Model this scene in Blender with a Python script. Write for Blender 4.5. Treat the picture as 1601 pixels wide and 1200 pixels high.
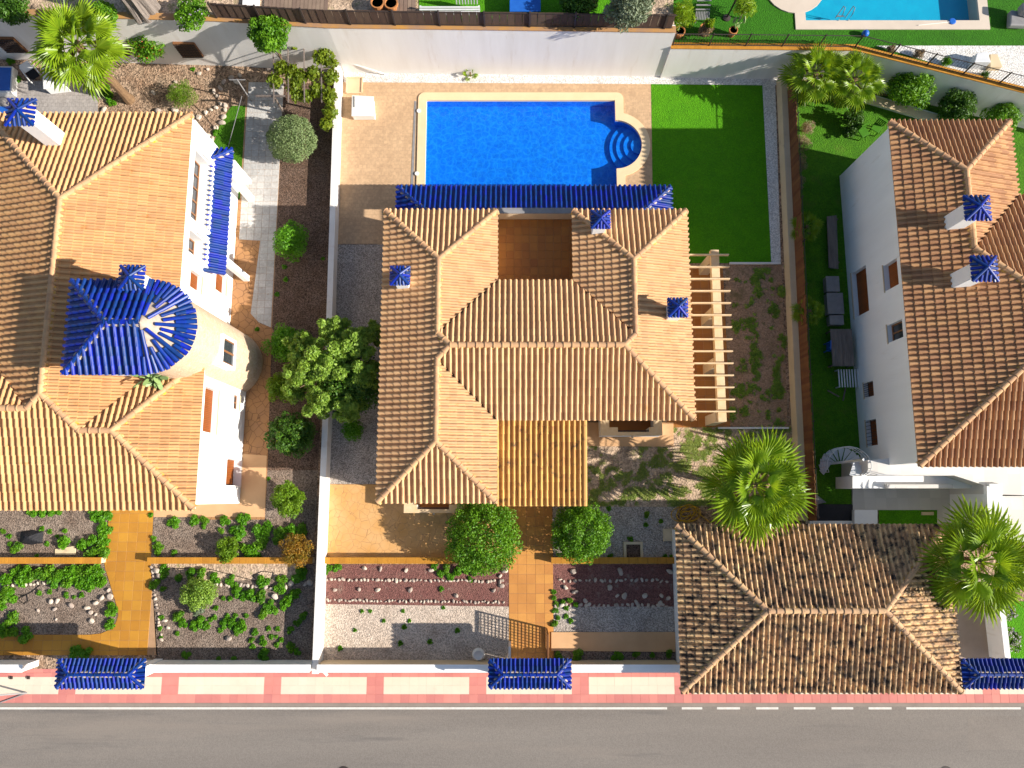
import bpy, bmesh, math, random
import numpy as np
from mathutils import Vector, Matrix
random.seed(7); RNG = np.random.default_rng(7)
for o in list(bpy.data.objects): bpy.data.objects.remove(o)
SC = bpy.context.scene; COL = SC.collection
# ---------------------------------------------------------------- camera, sky, sun, exposure
H = 40.0; F = 1130.0; CX, CY = 800.5, 600.0; TILT = math.atan(178 / F)
cam = bpy.data.cameras.new('camera'); cam.sensor_width = 36; cam.lens = 36 * F / 1601; cam.clip_end = 3000; cam.clip_start = .5
co = bpy.data.objects.new('camera', cam); COL.objects.link(co)
co.location = (0, 0, H); co.rotation_euler = (TILT, 0, 0); SC.camera = co
KW, KN = 1.95, .46                                   # shadow reach west / north per metre of height
ELEV = math.atan(1 / math.hypot(KW, KN)); AZ = math.atan2(KW, -KN)
wd = bpy.data.worlds.new('World'); SC.world = wd; wd.use_nodes = True
nt = wd.node_tree; bgn = nt.nodes['Background']; sky = nt.nodes.new('ShaderNodeTexSky')
sky.sky_type = 'NISHITA'; sky.sun_disc = False; sky.sun_elevation = ELEV; sky.sun_rotation = AZ
nt.links.new(sky.outputs[0], bgn.inputs[0]); bgn.inputs[1].default_value = .08
sl = bpy.data.lights.new('sun', 'SUN'); sl.energy = 5.0; sl.angle = math.radians(.5); sl.color = (1, .94, .85)
so = bpy.data.objects.new('sun', sl); COL.objects.link(so)
so.rotation_euler = Vector((KW, -KN, 1)).to_track_quat('Z', 'Y').to_euler(); so.location = (30, -10, 40)
SC.view_settings.view_transform = 'Standard'; SC.view_settings.look = 'None'
SC.view_settings.exposure = .85; SC.view_settings.gamma = 1.0; SC.view_settings.use_curve_mapping = False
SC.render.resolution_x = 1024; SC.render.resolution_y = 768
# ---------------------------------------------------------------- helpers
_s, _c = math.sin(TILT), math.cos(TILT)
def P(px, py, z=0.0):
    u = (px - CX) / F; v = (CY - py) / F
    d = Vector((u, v * _c + _s, v * _s - _c)); k = (z - H) / d.z
    return Vector((d.x * k, d.y * k, z))
WM = {}
def wm(o): return WM.get(o.name, Matrix())
def link(o, parent=None, inv=True):
    COL.objects.link(o)
    if parent is not None:
        o.parent = parent
        if inv: o.matrix_parent_inverse = wm(parent).inverted()
    return o
def tag(o, label=None, cat=None, group=None, kind=None):
    if label: o['label'] = label
    if cat: o['category'] = cat
    if group: o['group'] = group
    if kind: o['kind'] = kind
    return o
def thing(name, loc, label, cat, group=None):
    o = bpy.data.objects.new(name, None); o.empty_display_size = .2
    o.location = loc; COL.objects.link(o); WM[o.name] = Matrix.Translation(loc)
    return tag(o, label, cat, group)
class MB:
    def __init__(s): s.v = []; s.f = []; s.m = []; s.mi = 0
    def add(s, vs, fs):
        n = len(s.v); s.v += [tuple(v) for v in vs]; s.f += [tuple(i + n for i in f) for f in fs]; s.m += [s.mi] * len(fs)
        return s
    def box(s, x0, x1, y0, y1, z0, z1):
        return s.add([(x0,y0,z0),(x1,y0,z0),(x1,y1,z0),(x0,y1,z0),(x0,y0,z1),(x1,y0,z1),(x1,y1,z1),(x0,y1,z1)],
                     [(0,3,2,1),(4,5,6,7),(0,1,5,4),(1,2,6,5),(2,3,7,6),(3,0,4,7)])
    def prism(s, poly, z0, z1):
        poly = [Vector((p[0], p[1])) for p in poly]
        a = sum(poly[i].x * poly[(i+1) % len(poly)].y - poly[(i+1) % len(poly)].x * poly[i].y for i in range(len(poly)))
        if a < 0: poly = poly[::-1]
        n = len(poly); b = callable(z1)
        vs = [(p.x, p.y, z0) for p in poly] + [(p.x, p.y, z1(p) if b else z1) for p in poly]
        return s.add(vs, [tuple(range(n))[::-1], tuple(range(n, 2*n))] + [(i, (i+1) % n, n + (i+1) % n, n + i) for i in range(n)])
    def bar(s, a, b, w, h=None, up=(0, 0, 1)):
        a = Vector(a); b = Vector(b); h = h or w; d = (b - a).normalized(); u = Vector(up)
        x = d.cross(u)
        if x.length < .01: x = d.cross(Vector((1, 0, 0)))
        x.normalize(); y = x.cross(d); vs = []
        for p in (a, b):
            for i, j in ((-1,-1),(1,-1),(1,1),(-1,1)): vs.append(p + x * (i*w/2) + y * (j*h/2))
        return s.add(vs, [(0,1,2,3),(7,6,5,4),(0,4,5,1),(1,5,6,2),(2,6,7,3),(3,7,4,0)])
    def tube(s, pts, rs, n=8, cap=True):
        pts = [Vector(p) for p in pts]
        if not hasattr(rs, '__len__'): rs = [rs] * len(pts)
        vs = []; fs = []
        for k, p in enumerate(pts):
            d = (pts[min(k+1, len(pts)-1)] - pts[max(k-1, 0)]).normalized()
            x = d.cross(Vector((0, 0, 1)))
            if x.length < .05: x = d.cross(Vector((0, 1, 0)))
            x.normalize(); y = x.cross(d)
            for i in range(n):
                t = 2*math.pi*i/n; vs.append(p + (x*math.cos(t) + y*math.sin(t)) * rs[k])
        for k in range(len(pts)-1):
            for i in range(n): fs.append((k*n+i, k*n+(i+1) % n, (k+1)*n+(i+1) % n, (k+1)*n+i))
        if cap: fs += [tuple(range(n)), tuple(range((len(pts)-1)*n, len(pts)*n))[::-1]]
        return s.add(vs, fs)
    def lathe(s, prof, c=(0, 0, 0), n=16):
        vs = []; fs = []
        for r, z in prof:
            for i in range(n):
                t = 2*math.pi*i/n; vs.append((c[0]+r*math.cos(t), c[1]+r*math.sin(t), c[2]+z))
        for k in range(len(prof)-1):
            for i in range(n): fs.append((k*n+i, k*n+(i+1) % n, (k+1)*n+(i+1) % n, (k+1)*n+i))
        return s.add(vs, fs + [tuple(range(n))[::-1], tuple(range((len(prof)-1)*n, len(prof)*n))])
    def build(s, name, mats, parent=None, inv=True, smooth=False, bevel=0):
        me = bpy.data.meshes.new(name); me.from_pydata(s.v, [], s.f)
        for m in (mats if isinstance(mats, (list, tuple)) else [mats]): me.materials.append(m)
        if any(s.m): me.polygons.foreach_set('material_index', s.m)
        if smooth: me.polygons.foreach_set('use_smooth', [True] * len(me.polygons))
        me.update(); o = bpy.data.objects.new(name, me); link(o, parent, inv)
        if bevel:
            b = o.modifiers.new('bevel', 'BEVEL'); b.width = bevel; b.segments = 2; b.limit_method = 'ANGLE'
        return o
def np_mesh(name, V, Fq, mats, smooth=False):
    me = bpy.data.meshes.new(name); nv = len(V); nf = len(Fq); k = Fq.shape[1]
    me.vertices.add(nv); me.vertices.foreach_set('co', V.astype(np.float32).ravel())
    me.loops.add(nf*k); me.loops.foreach_set('vertex_index', Fq.astype(np.int32).ravel())
    me.polygons.add(nf); me.polygons.foreach_set('loop_start', np.arange(0, nf*k, k, dtype=np.int32))
    me.polygons.foreach_set('loop_total', np.full(nf, k, dtype=np.int32))
    me.polygons.foreach_set('use_smooth', np.full(nf, smooth, dtype=bool))
    for m in (mats if isinstance(mats, (list, tuple)) else [mats]): me.materials.append(m)
    me.update(calc_edges=True); return me
def sheet(name, poly, z, mat, th=.0, px=True, kind='structure', label=None, cat=None):
    pts = [P(p[0], p[1], z) if px else Vector((p[0], p[1], z)) for p in poly]
    m = MB()
    if th: m.prism(pts, z - th, z)
    else:
        a = sum(pts[i].x*pts[(i+1) % len(pts)].y - pts[(i+1) % len(pts)].x*pts[i].y for i in range(len(pts)))
        m.add(pts if a > 0 else pts[::-1], [tuple(range(len(pts)))])
    return tag(m.build(name, mat), label, cat, None, kind)
# ---------------------------------------------------------------- materials
def new_mat(name):
    m = bpy.data.materials.new(name); m.use_nodes = True
    return m, m.node_tree.nodes, m.node_tree.links, m.node_tree.nodes['Principled BSDF']
def rgb(c): return (c[0], c[1], c[2], 1)
def mixc(N, L, fac, a, b, mode='MIX'):
    x = N.new('ShaderNodeMix'); x.data_type = 'RGBA'; x.blend_type = mode
    for sk, val in ((0, fac), (6, a), (7, b)):
        if hasattr(val, 'is_output'): L.new(val, x.inputs[sk])
        elif sk == 0: x.inputs[0].default_value = val
        else: x.inputs[sk].default_value = rgb(val)
    return x.outputs[2]
def noise(N, L, vec, scale, detail=3, rough=.55):
    n = N.new('ShaderNodeTexNoise'); n.inputs['Scale'].default_value = scale; n.inputs['Detail'].default_value = detail
    n.inputs['Roughness'].default_value = rough; L.new(vec, n.inputs['Vector']); return n.outputs[0]
def ramp(N, L, fac, lo, hi):
    r = N.new('ShaderNodeMapRange'); r.inputs[1].default_value = lo; r.inputs[2].default_value = hi; r.clamp = True
    L.new(fac, r.inputs[0]); return r.outputs[0]
def math_(N, L, op, a, b):
    n = N.new('ShaderNodeMath'); n.operation = op
    for i, x in enumerate((a, b)):
        if hasattr(x, 'is_output'): L.new(x, n.inputs[i])
        else: n.inputs[i].default_value = x
    return n.outputs[0]
def M(name, c1, c2=None, scale=1.5, rough=.85, bump=0, bscale=20, var=0, speck=0, sscale=30, stain=None, stscale=1, stlo=.55, sthi=.7,
      spec=.25, stretch=None, cells=None, cellc=None, crackw=.03, brick=None, coat=0, metal=0):
    m, N, L, B = new_mat(name); g = N.new('ShaderNodeNewGeometry'); pos = g.outputs['Position']; c2 = c2 or [x * .8 for x in c1]
    p2 = pos
    if stretch:
        mp = N.new('ShaderNodeMapping'); mp.inputs['Scale'].default_value = stretch; L.new(pos, mp.inputs[0]); p2 = mp.outputs[0]
    col = mixc(N, L, ramp(N, L, noise(N, L, p2, scale, 5, .6), .3, .7), c1, c2); hgt = None
    if speck:
        v = N.new('ShaderNodeTexVoronoi'); v.inputs['Scale'].default_value = sscale; L.new(pos, v.inputs['Vector'])
        sv = N.new('ShaderNodeSeparateColor'); L.new(v.outputs['Color'], sv.inputs[0])
        s = math_(N, L, 'ADD', math_(N, L, 'MULTIPLY', math_(N, L, 'SUBTRACT', sv.outputs[0], .5), 2*speck), 1)
        cc = N.new('ShaderNodeCombineColor'); [L.new(s, cc.inputs[i]) for i in range(3)]
        col = mixc(N, L, 1.0, col, cc.outputs[0], 'MULTIPLY'); hgt = v.outputs['Distance']
    if stain:
        for (sc, ssc, lo, hi) in (stain if isinstance(stain, list) else [(stain, stscale, stlo, sthi)]):
            col = mixc(N, L, ramp(N, L, noise(N, L, p2, ssc, 6, .65), lo, hi), col, sc)
    if cells:
        v = N.new('ShaderNodeTexVoronoi'); v.feature = 'DISTANCE_TO_EDGE'; v.inputs['Scale'].default_value = cells; L.new(pos, v.inputs['Vector'])
        k = ramp(N, L, v.outputs[0], 0, crackw); col = mixc(N, L, k, cellc or [x*.4 for x in c1], col); hgt = k
    if brick:
        bk = N.new('ShaderNodeTexBrick'); L.new(pos, bk.inputs['Vector']); bk.inputs['Scale'].default_value = 1
        bk.inputs['Brick Width'].default_value = brick[0]; bk.inputs['Row Height'].default_value = brick[1]
        bk.inputs['Mortar Size'].default_value = brick[2]; bk.offset = brick[4] if len(brick) > 4 else .5
        bk.inputs['Color1'].default_value = (1,1,1,1); bk.inputs['Color2'].default_value = (.86,.86,.86,1)
        bk.inputs['Mortar'].default_value = (brick[3],)*3 + (1,)
        col = mixc(N, L, 1.0, col, bk.outputs[0], 'MULTIPLY'); hgt = bk.outputs['Color']
    if var:
        oi = N.new('ShaderNodeObjectInfo')
        r = math_(N, L, 'FRACT', math_(N, L, 'ADD', g.outputs['Random Per Island'], oi.outputs['Random']), 0)
        s = math_(N, L, 'ADD', math_(N, L, 'MULTIPLY', math_(N, L, 'SUBTRACT', r, .5), 2*var), 1)
        hs = N.new('ShaderNodeHueSaturation'); L.new(col, hs.inputs['Color']); L.new(s, hs.inputs['Value'])
        L.new(math_(N, L, 'ADD', math_(N, L, 'MULTIPLY', math_(N, L, 'SUBTRACT', r, .5), var*.08), .5), hs.inputs['Hue'])
        col = hs.outputs[0]
    L.new(col, B.inputs['Base Color']); B.inputs['Roughness'].default_value = rough
    B.inputs['Specular IOR Level'].default_value = spec; B.inputs['Metallic'].default_value = metal
    if coat: B.inputs['Coat Weight'].default_value = coat; B.inputs['Coat Roughness'].default_value = .15
    if bump:
        b = N.new('ShaderNodeBump'); b.inputs['Strength'].default_value = bump; b.inputs['Distance'].default_value = .04
        L.new(hgt if hgt is not None else noise(N, L, pos, bscale, 4, .6), b.inputs['Height']); L.new(b.outputs[0], B.inputs['Normal'])
    return m
def leaf(name, c1, c2, trans=.3, rough=.5):
    m, N, L, B = new_mat(name); g = N.new('ShaderNodeNewGeometry'); oi = N.new('ShaderNodeObjectInfo')
    r = math_(N, L, 'FRACT', math_(N, L, 'ADD', g.outputs['Random Per Island'], oi.outputs['Random']), 0)
    nz = ramp(N, L, noise(N, L, g.outputs['Position'], 1.6, 3), .35, .65)
    f = math_(N, L, 'ADD', math_(N, L, 'MULTIPLY', r, .6), math_(N, L, 'MULTIPLY', nz, .4))
    col = mixc(N, L, f, c1, c2); L.new(col, B.inputs['Base Color']); B.inputs['Roughness'].default_value = rough
    B.inputs['Specular IOR Level'].default_value = .35
    tr = N.new('ShaderNodeBsdfTranslucent'); L.new(mixc(N, L, .5, col, (min(1, c2[0]*1.7), min(1, c2[1]*1.5), c2[2]*.6)), tr.inputs[0])
    mx = N.new('ShaderNodeMixShader'); mx.inputs[0].default_value = trans
    L.new(B.outputs[0], mx.inputs[1]); L.new(tr.outputs[0], mx.inputs[2]); L.new(mx.outputs[0], N['Material Output'].inputs[0])
    return m
T = {}
T['main'] = M('tile_sand', (.64,.392,.203), (.57,.332,.16), 1.2, .8, .15, 60, var=.075, stain=[((.50,.26,.10), 2.6, .58, .74), ((.34,.22,.13), 5.0, .66, .80)])
T['left'] = M('tile_apricot', (.61,.35,.163), (.53,.29,.125), 1.0, .8, .15, 60, var=.085, stain=[((.48,.22,.07), 2.2, .58, .74), ((.32,.20,.11), 5.0, .66, .80)])
T['right'] = M('tile_brown', (.50,.27,.135), (.40,.205,.095), 1.0, .8, .15, 60, var=.15, stain=[((.30,.15,.07), 2.2, .58, .74)])
T['porch'] = M('tile_ochre', (.62,.335,.10), (.54,.29,.09), 1.2, .8, .12, 60, var=.12, stain=(.10,.07,.05), stscale=2.2, stlo=.56, sthi=.70)
T['car'] = M('tile_lichen', (.64,.42,.22), (.54,.32,.16), 1.2, .85, .2, 60, var=.18,
             stain=[((.05,.038,.033), 3.2, .45, .62), ((.06,.046,.04), .5, .56, .74)])
T['blue'] = M('tile_cobalt', (.003,.036,.28), (.002,.020,.17), 3, .40, .05, 30, var=.32, spec=.4, stain=(.16,.20,.34), stscale=7, stlo=.68, sthi=.80)
T['cap'] = M('cap_sand', (.60,.35,.18), (.48,.28,.15), 3, .85, .15, 40, var=.12)
T['capcar'] = M('cap_lichen', (.60,.38,.21), (.50,.30,.16), 3, .85, .2, 40, var=.15, stain=(.10,.07,.06), stscale=4, stlo=.55, sthi=.7)
mortar = M('mortar_lichen', (.55,.40,.20), (.58,.33,.03), 4, .95, .3, 40)
mortar_w = M('mortar_pale', (.60,.50,.40), (.42,.32,.24), 5, .95, .3, 40)
under = M('roof_felt', (.13,.07,.04), (.09,.05,.03), 2)
white = M('white_render', (.85,.84,.82), (.80,.785,.76), .8, .9, .08, 60, stretch=(1.6, 1.6, .3), stain=(.66,.61,.54), stscale=1.4, stlo=.62, sthi=.86)
white_b = M('white_render_old', (.80,.77,.73), (.72,.68,.63), .8, .9, .1, 40, stretch=(1.6, 1.6, .22), stain=[((.60,.52,.43), 1.0, .58, .85), ((.45,.36,.27), 2.6, .68, .85)])
wall_tan = M('boundary_render', (.70,.56,.37), (.62,.48,.30), .8, .9, .1, 40, stain=(.40,.30,.20), stscale=1.3, stlo=.62, sthi=.8)
cream = M('cream_render', (.66,.52,.36), (.60,.46,.30), 1, .9, .1, 40)
stone_tower = M('tower_stone', (.62,.46,.32), (.52,.36,.23), 3, .9, .5, 30, cells=4.5, cellc=(.66,.54,.40), crackw=.07)
ochre = M('ochre_coping', (.55,.25,.03), (.46,.20,.025), 2, .8, .1, 40, brick=(.33,.5,.008,.7), var=.05)
ochre_w = M('ochre_worn', (.50,.25,.06), (.33,.20,.13), 1.2, .85, .1, 40)
terra = M('terracotta_floor', (.50,.235,.028), (.42,.19,.025), .8, .6, .1, 30, var=.10, spec=.35)
terra_d = M('terracotta_deck', (.42,.165,.03), (.34,.13,.03), .7, .55, .08, 30, var=.08, spec=.35)
terra_l = M('terracotta_light', (.60,.27,.07), (.50,.22,.055), .8, .7, .1, 30, var=.09)
grout = M('grout', (.44,.27,.16), (.36,.22,.12), 3)
patio = M('patio_pavers', (.60,.40,.235), (.53,.345,.20), .7, .9, .25, brick=(.22,.22,.012,.84), speck=.08, sscale=9)
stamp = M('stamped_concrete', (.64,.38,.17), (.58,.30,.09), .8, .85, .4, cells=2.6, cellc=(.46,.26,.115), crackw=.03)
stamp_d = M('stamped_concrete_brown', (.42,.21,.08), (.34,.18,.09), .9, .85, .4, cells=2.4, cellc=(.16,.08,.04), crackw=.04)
peach = M('peach_concrete', (.66,.40,.21), (.58,.34,.17), .9, .85, .1, 30)
pav_g = M('grey_pavers', (.50,.49,.47), (.44,.41,.38), .9, .9, .2, 40, var=.10, speck=.10, sscale=10, stain=(.34,.22,.14), stscale=5, stlo=.63, sthi=.75)
pav_g2 = M('grey_terrace', (.42,.38,.35), (.36,.32,.29), .9, .9, .25, brick=(.24,.24,.014,.72), speck=.12, sscale=12)
gravel_g = M('grey_gravel', (.44,.385,.335), (.34,.285,.24), .9, .95, .6, speck=.55, sscale=24)
gravel_p = M('pale_gravel', (.58,.48,.39), (.46,.36,.28), .8, .95, .6, speck=.42, sscale=22, stain=(.28,.20,.14), stscale=1.6, stlo=.60, sthi=.78)
gravel_w = M('white_gravel', (.72,.70,.67), (.62,.58,.53), 2, .95, .6, speck=.35, sscale=22, stain=(.36,.24,.14), stscale=1.1, stlo=.63, sthi=.75)
mulch_b = M('brown_mulch', (.105,.062,.04), (.15,.10,.075), 1.2, .95, .8, speck=.75, sscale=26)
mulch_g = M('grey_mulch', (.165,.115,.085), (.25,.195,.155), .9, .95, .8, speck=.65, sscale=24)
mulch_r = M('red_mulch', (.185,.075,.065), (.22,.105,.085), 1.1, .95, .8, speck=.45, sscale=26, stain=(.30,.22,.17), stscale=1.8, stlo=.58, sthi=.72)
dirt = M('bare_soil', (.38,.24,.15), (.30,.19,.115), .8, .95, .5, 25, speck=.25, sscale=14, stain=[((.17,.13,.06), .9, .54, .70), ((.11,.10,.035), 2.4, .57, .70)])
sandy = M('sandy_soil', (.55,.41,.29), (.40,.28,.19), .9, .95, .5, speck=.4, sscale=13, stain=[((.24,.17,.11), 1.3, .54, .72), ((.20,.22,.06), 1.7, .56, .70)])
litter = M('leaf_litter', (.36,.26,.18), (.26,.16,.10), 1.2, .95, .7, speck=.6, sscale=12, stain=(.12,.08,.05), stscale=2, stlo=.56, sthi=.7)
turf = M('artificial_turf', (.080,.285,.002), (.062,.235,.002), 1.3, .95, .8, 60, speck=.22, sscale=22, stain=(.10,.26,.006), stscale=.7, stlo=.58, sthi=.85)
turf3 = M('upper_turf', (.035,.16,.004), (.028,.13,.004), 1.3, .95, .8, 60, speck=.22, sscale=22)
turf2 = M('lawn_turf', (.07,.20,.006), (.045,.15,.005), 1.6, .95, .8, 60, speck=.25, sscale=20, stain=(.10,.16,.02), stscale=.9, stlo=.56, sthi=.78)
asphalt = M('asphalt', (.225,.198,.172), (.19,.166,.145), .5, .92, .12, 70, speck=.11, sscale=26, stretch=(.10, 1.2, 1), stain=[((.26,.22,.185), .6, .52, .78), ((.13,.118,.11), 1.1, .58, .80)])
kerb_m = M('kerb_concrete', (.30,.25,.21), (.24,.20,.17), 1.2, .9, .2, 40)
paint = M('road_paint', (.72,.69,.64), (.60,.56,.50), 6, .8, .1, 60)
pink = M('pink_paving', (.62,.235,.20), (.55,.20,.17), .8, .85, .1, 50, var=.09)
beige = M('beige_paving', (.72,.62,.49), (.66,.565,.44), .7, .85, .1, 50, var=.025, stain=(.52,.42,.32), stscale=1.1, stlo=.62, sthi=.9)
coping_m = M('pool_coping', (.78,.59,.36), (.74,.54,.32), 1.2, .75, .1, 40)
pool_m = M('pool_mosaic', (.006,.27,.86), (.005,.22,.80), 1.5, .4, 0, spec=.4, brick=(.3,.3,.006,.9,0))
pool2_m = M('pool_cyan', (.01,.42,.60), (.01,.36,.55), 1.5, .4)
wood_d = M('dark_boards', (.105,.065,.045), (.075,.048,.036), 1.5, .8, .2, 30, var=.22, stretch=(6, 6, 1))
wood_b = M('brown_boards', (.20,.085,.035), (.15,.06,.028), 1.5, .8, .2, 30, var=.2)
wood_p = M('pergola_cream', (.72,.55,.35), (.66,.45,.24), 3, .8, .15, 30)
wood_g = M('grey_wood', (.22,.18,.155), (.13,.105,.09), 1.5, .85, .2, 30, stretch=(5, .7, 1), var=.1)
deckm = M('deck_boards', (.27,.19,.14), (.20,.14,.105), 2, .85, .2, 30, var=.16)
bark = M('bark', (.20,.13,.08), (.12,.08,.05), 6, .95, .6, 25)
bark_g = M('grey_bark', (.26,.22,.19), (.15,.125,.11), 4, .95, .9, 14, stretch=(5, 5, .7))
bark_p = M('palm_fibre', (.24,.15,.08), (.15,.09,.05), 8, .95, .8, 20)
stone_m = M('garden_stone', (.52,.43,.35), (.42,.34,.28), 3, .9, .4, 20, var=.25)
metal_d = M('dark_metal', (.05,.035,.03), (.035,.025,.022), 3, .6, spec=.4)
metal_w = M('white_metal', (.66,.66,.66), (.60,.60,.60), 3, .5)
metal_g = M('grey_metal', (.28,.27,.27), (.22,.21,.21), 3, .5)
plastic_w = M('white_plastic', (.78,.76,.72), (.72,.70,.66), 2, .5)
plastic_b = M('blue_plastic', (.02,.13,.50), (.015,.10,.42), 2, .4)
black_m = M('black_cloth', (.02,.02,.024), (.012,.012,.014), 3, .7, .2, 20)
clay = M('clay_pot', (.48,.20,.07), (.40,.16,.055), 4, .8)
cream_box = M('cream_plastic', (.72,.52,.33), (.66,.47,.29), 2, .6)
shutter = M('brown_shutter', (.28,.075,.012), (.22,.06,.01), 2, .6, brick=(3, .09, .012, .55, 0))
glass = M('window_glass', (.05,.055,.06), (.03,.033,.04), 2, .08, spec=.6)
frame_b = M('brown_frame', (.26,.12,.05), (.20,.09,.04), 2, .5)
floor_w = M('white_floor', (.70,.66,.61), (.65,.61,.56), .8, .7, .05, 40, brick=(.6,.6,.006,.85,0))
hose_m = M('yellow_hose', (.60,.34,.02), (.50,.28,.02), 3, .5)
black_h = M('black_hose', (.02,.018,.016), None, 3, .6)
LF = {}
LF['tree'] = leaf('leaf_olive_green', (.055,.14,.010), (.36,.52,.075), .32)
LF['ficus'] = leaf('leaf_bright', (.03,.125,.004), (.18,.37,.012), .3)
LF['dark'] = leaf('leaf_dark', (.02,.075,.006), (.085,.19,.012), .25)
LF['lime'] = leaf('leaf_lime', (.07,.17,.006), (.20,.32,.012), .35)
LF['grey'] = leaf('leaf_grey_green', (.09,.15,.045), (.26,.33,.14), .2)
LF['silver'] = leaf('leaf_silver', (.10,.14,.08), (.24,.28,.18), .2)
LF['weed'] = leaf('leaf_weed', (.05,.19,.004), (.15,.36,.010), .3)
LF['orange'] = leaf('leaf_orange', (.10,.12,.01), (.42,.20,.02), .3)
LF['palm'] = leaf('leaf_palm', (.11,.23,.006), (.32,.45,.03), .38, .33)
LF['palm_y'] = leaf('leaf_palm_light', (.12,.24,.008), (.30,.42,.02), .35, .35)
LF['dry'] = leaf('leaf_dry', (.20,.14,.08), (.36,.26,.16), .2)
LF['vine'] = leaf('leaf_vine', (.09,.16,.008), (.24,.30,.02), .4)
LF['cactus'] = leaf('leaf_cactus', (.16,.26,.08), (.26,.36,.13), .05)
LF['flower'] = leaf('petal_red', (.30,.03,.02), (.45,.06,.03), .2)
LF['lilac'] = leaf('petal_lilac', (.40,.33,.45), (.62,.55,.62), .2)
LF['grass'] = leaf('grass_blade', (.20,.30,.05), (.42,.48,.14), .35)
# ---------------------------------------------------------------- the setting
from mathutils.geometry import tessellate_polygon
def tess(m, loops, z):
    loops3 = [[Vector((p[0], p[1], 0)) for p in lp] for lp in loops]; flat = [p for lp in loops3 for p in lp]
    tris = tessellate_polygon(loops3); out = []
    for a, b, c in tris:
        pa, pb, pc = flat[a], flat[b], flat[c]
        out.append((a, b, c) if (pb - pa).cross(pc - pa).z > 0 else (a, c, b))
    return m.add([(p.x, p.y, z) for p in flat], out)
def skirt(m, loop, z0, z1, flip=False):
    n = len(loop); vs = [(p[0], p[1], z0) for p in loop] + [(p[0], p[1], z1) for p in loop]
    fs = [(i, (i+1) % n, n + (i+1) % n, n + i) for i in range(n)]
    return m.add(vs, [f[::-1] for f in fs] if flip else fs)
def rect(x0, x1, y0, y1): return [(x0, y0), (x1, y0), (x1, y1), (x0, y1)]
# pool outlines
PX0, PX1, PYS, PYN, AY, AR = -5.09, 6.14, 17.86, 23.43, 20.63, 1.53
def pool_loop(o=0.0, rc=.0):
    def corner(cx, cy, a0):
        if rc <= 0: return [(cx, cy)]
        return None
    pts = []
    def rc_corner(x, y, sx, sy, a0):
        if rc <= 0: pts.append((x, y)); return
        for k in range(7):
            a = a0 + math.pi/2*k/6; pts.append((x - sx*rc + rc*math.cos(a), y - sy*rc + rc*math.sin(a)))
    rc_corner(PX0-o, PYS-o, -1, -1, math.pi); rc_corner(PX1+o, PYS-o, 1, -1, -math.pi/2)
    R = AR + o; a = math.acos(min(1, o / R))
    for k in range(25):
        t = -a + 2*a*k/24; pts.append((PX1 + R*math.cos(t), AY + R*math.sin(t)))
    rc_corner(PX1+o, PYN+o, 1, 1, 0); rc_corner(PX0-o, PYN+o, -1, 1, math.pi/2)
    return pts
INNER, OUTER = pool_loop(0), pool_loop(.50, .38)
MIDP = pool_loop(.25)
m = MB(); tess(m, [rect(-600, 600, -600, 600), MIDP[::-1]], -.24)
tag(m.build('ground', sandy), kind='structure')
m = MB(); tess(m, [rect(-60, 60, -9.0, 70), MIDP[::-1]], -.02); skirt(m, rect(-60, 60, -9.0, 70), -.24, -.02)
tag(m.build('yard_soil', litter), kind='structure')
# road, kerb, pavement
RY = -10.80
sheet('road', rect(-300, 300, -60, RY), -.13, asphalt, px=False)
m = MB(); m.box(-60, 60, RY, -10.62, -.23, -.045); tag(m.build('kerb', kerb_m, bevel=.02), kind='structure')
m = MB(); m.box(-60, 60, -10.618, -8.98, -.23, -.035); tag(m.build('pavement', grout), kind='structure'); pavement = bpy.data.objects['pavement']
lm = MB()
yl = P(800, 1107, -.13).y
def stroke(x0, x1, y=None, w=.11):
    xa, xb = P(x0, 1107, -.126).x, P(x1, 1107, -.126).x; yy = y or yl
    lm.add([(xa, yy-w/2, -.126), (xb, yy-w/2, -.126), (xb, yy+w/2, -.126), (xa, yy+w/2, -.126)], [(0,1,2,3)])
stroke(-700, 1043)
for a, b in ((1066,1098),(1121,1157),(1182,1217),(1241,1275),(1300,1334),(1358,1394)): stroke(a, b)
stroke(1417, 1596); stroke(1430, 1596, yl + .14, .07)
tag(lm.build('road_marking', paint), kind='structure')
sheet('road_patch', [(1513,1120),(1720,1118),(1720,1172),(1513,1172)], -.128, M('asphalt_patch', (.235,.204,.175), (.20,.173,.15), .5, .92, .12, 70, speck=.10, sscale=26))
for px, lb in ((537, 'round iron manhole cover at the lower edge of the road, left one'), (1480, 'round iron manhole cover at the lower edge of the road, right one')):
    c = P(px, 1209, -.12); mh = thing('manhole_cover', (c.x, c.y, -.13), lb, 'manhole'); m = MB(); m.lathe([(.001,0),(.36,0),(.36,.012),(.30,.013),(.30,.009),(.001,.009)], (c.x, c.y, -.128), 24); m.build('lid', metal_d, mh)
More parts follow.
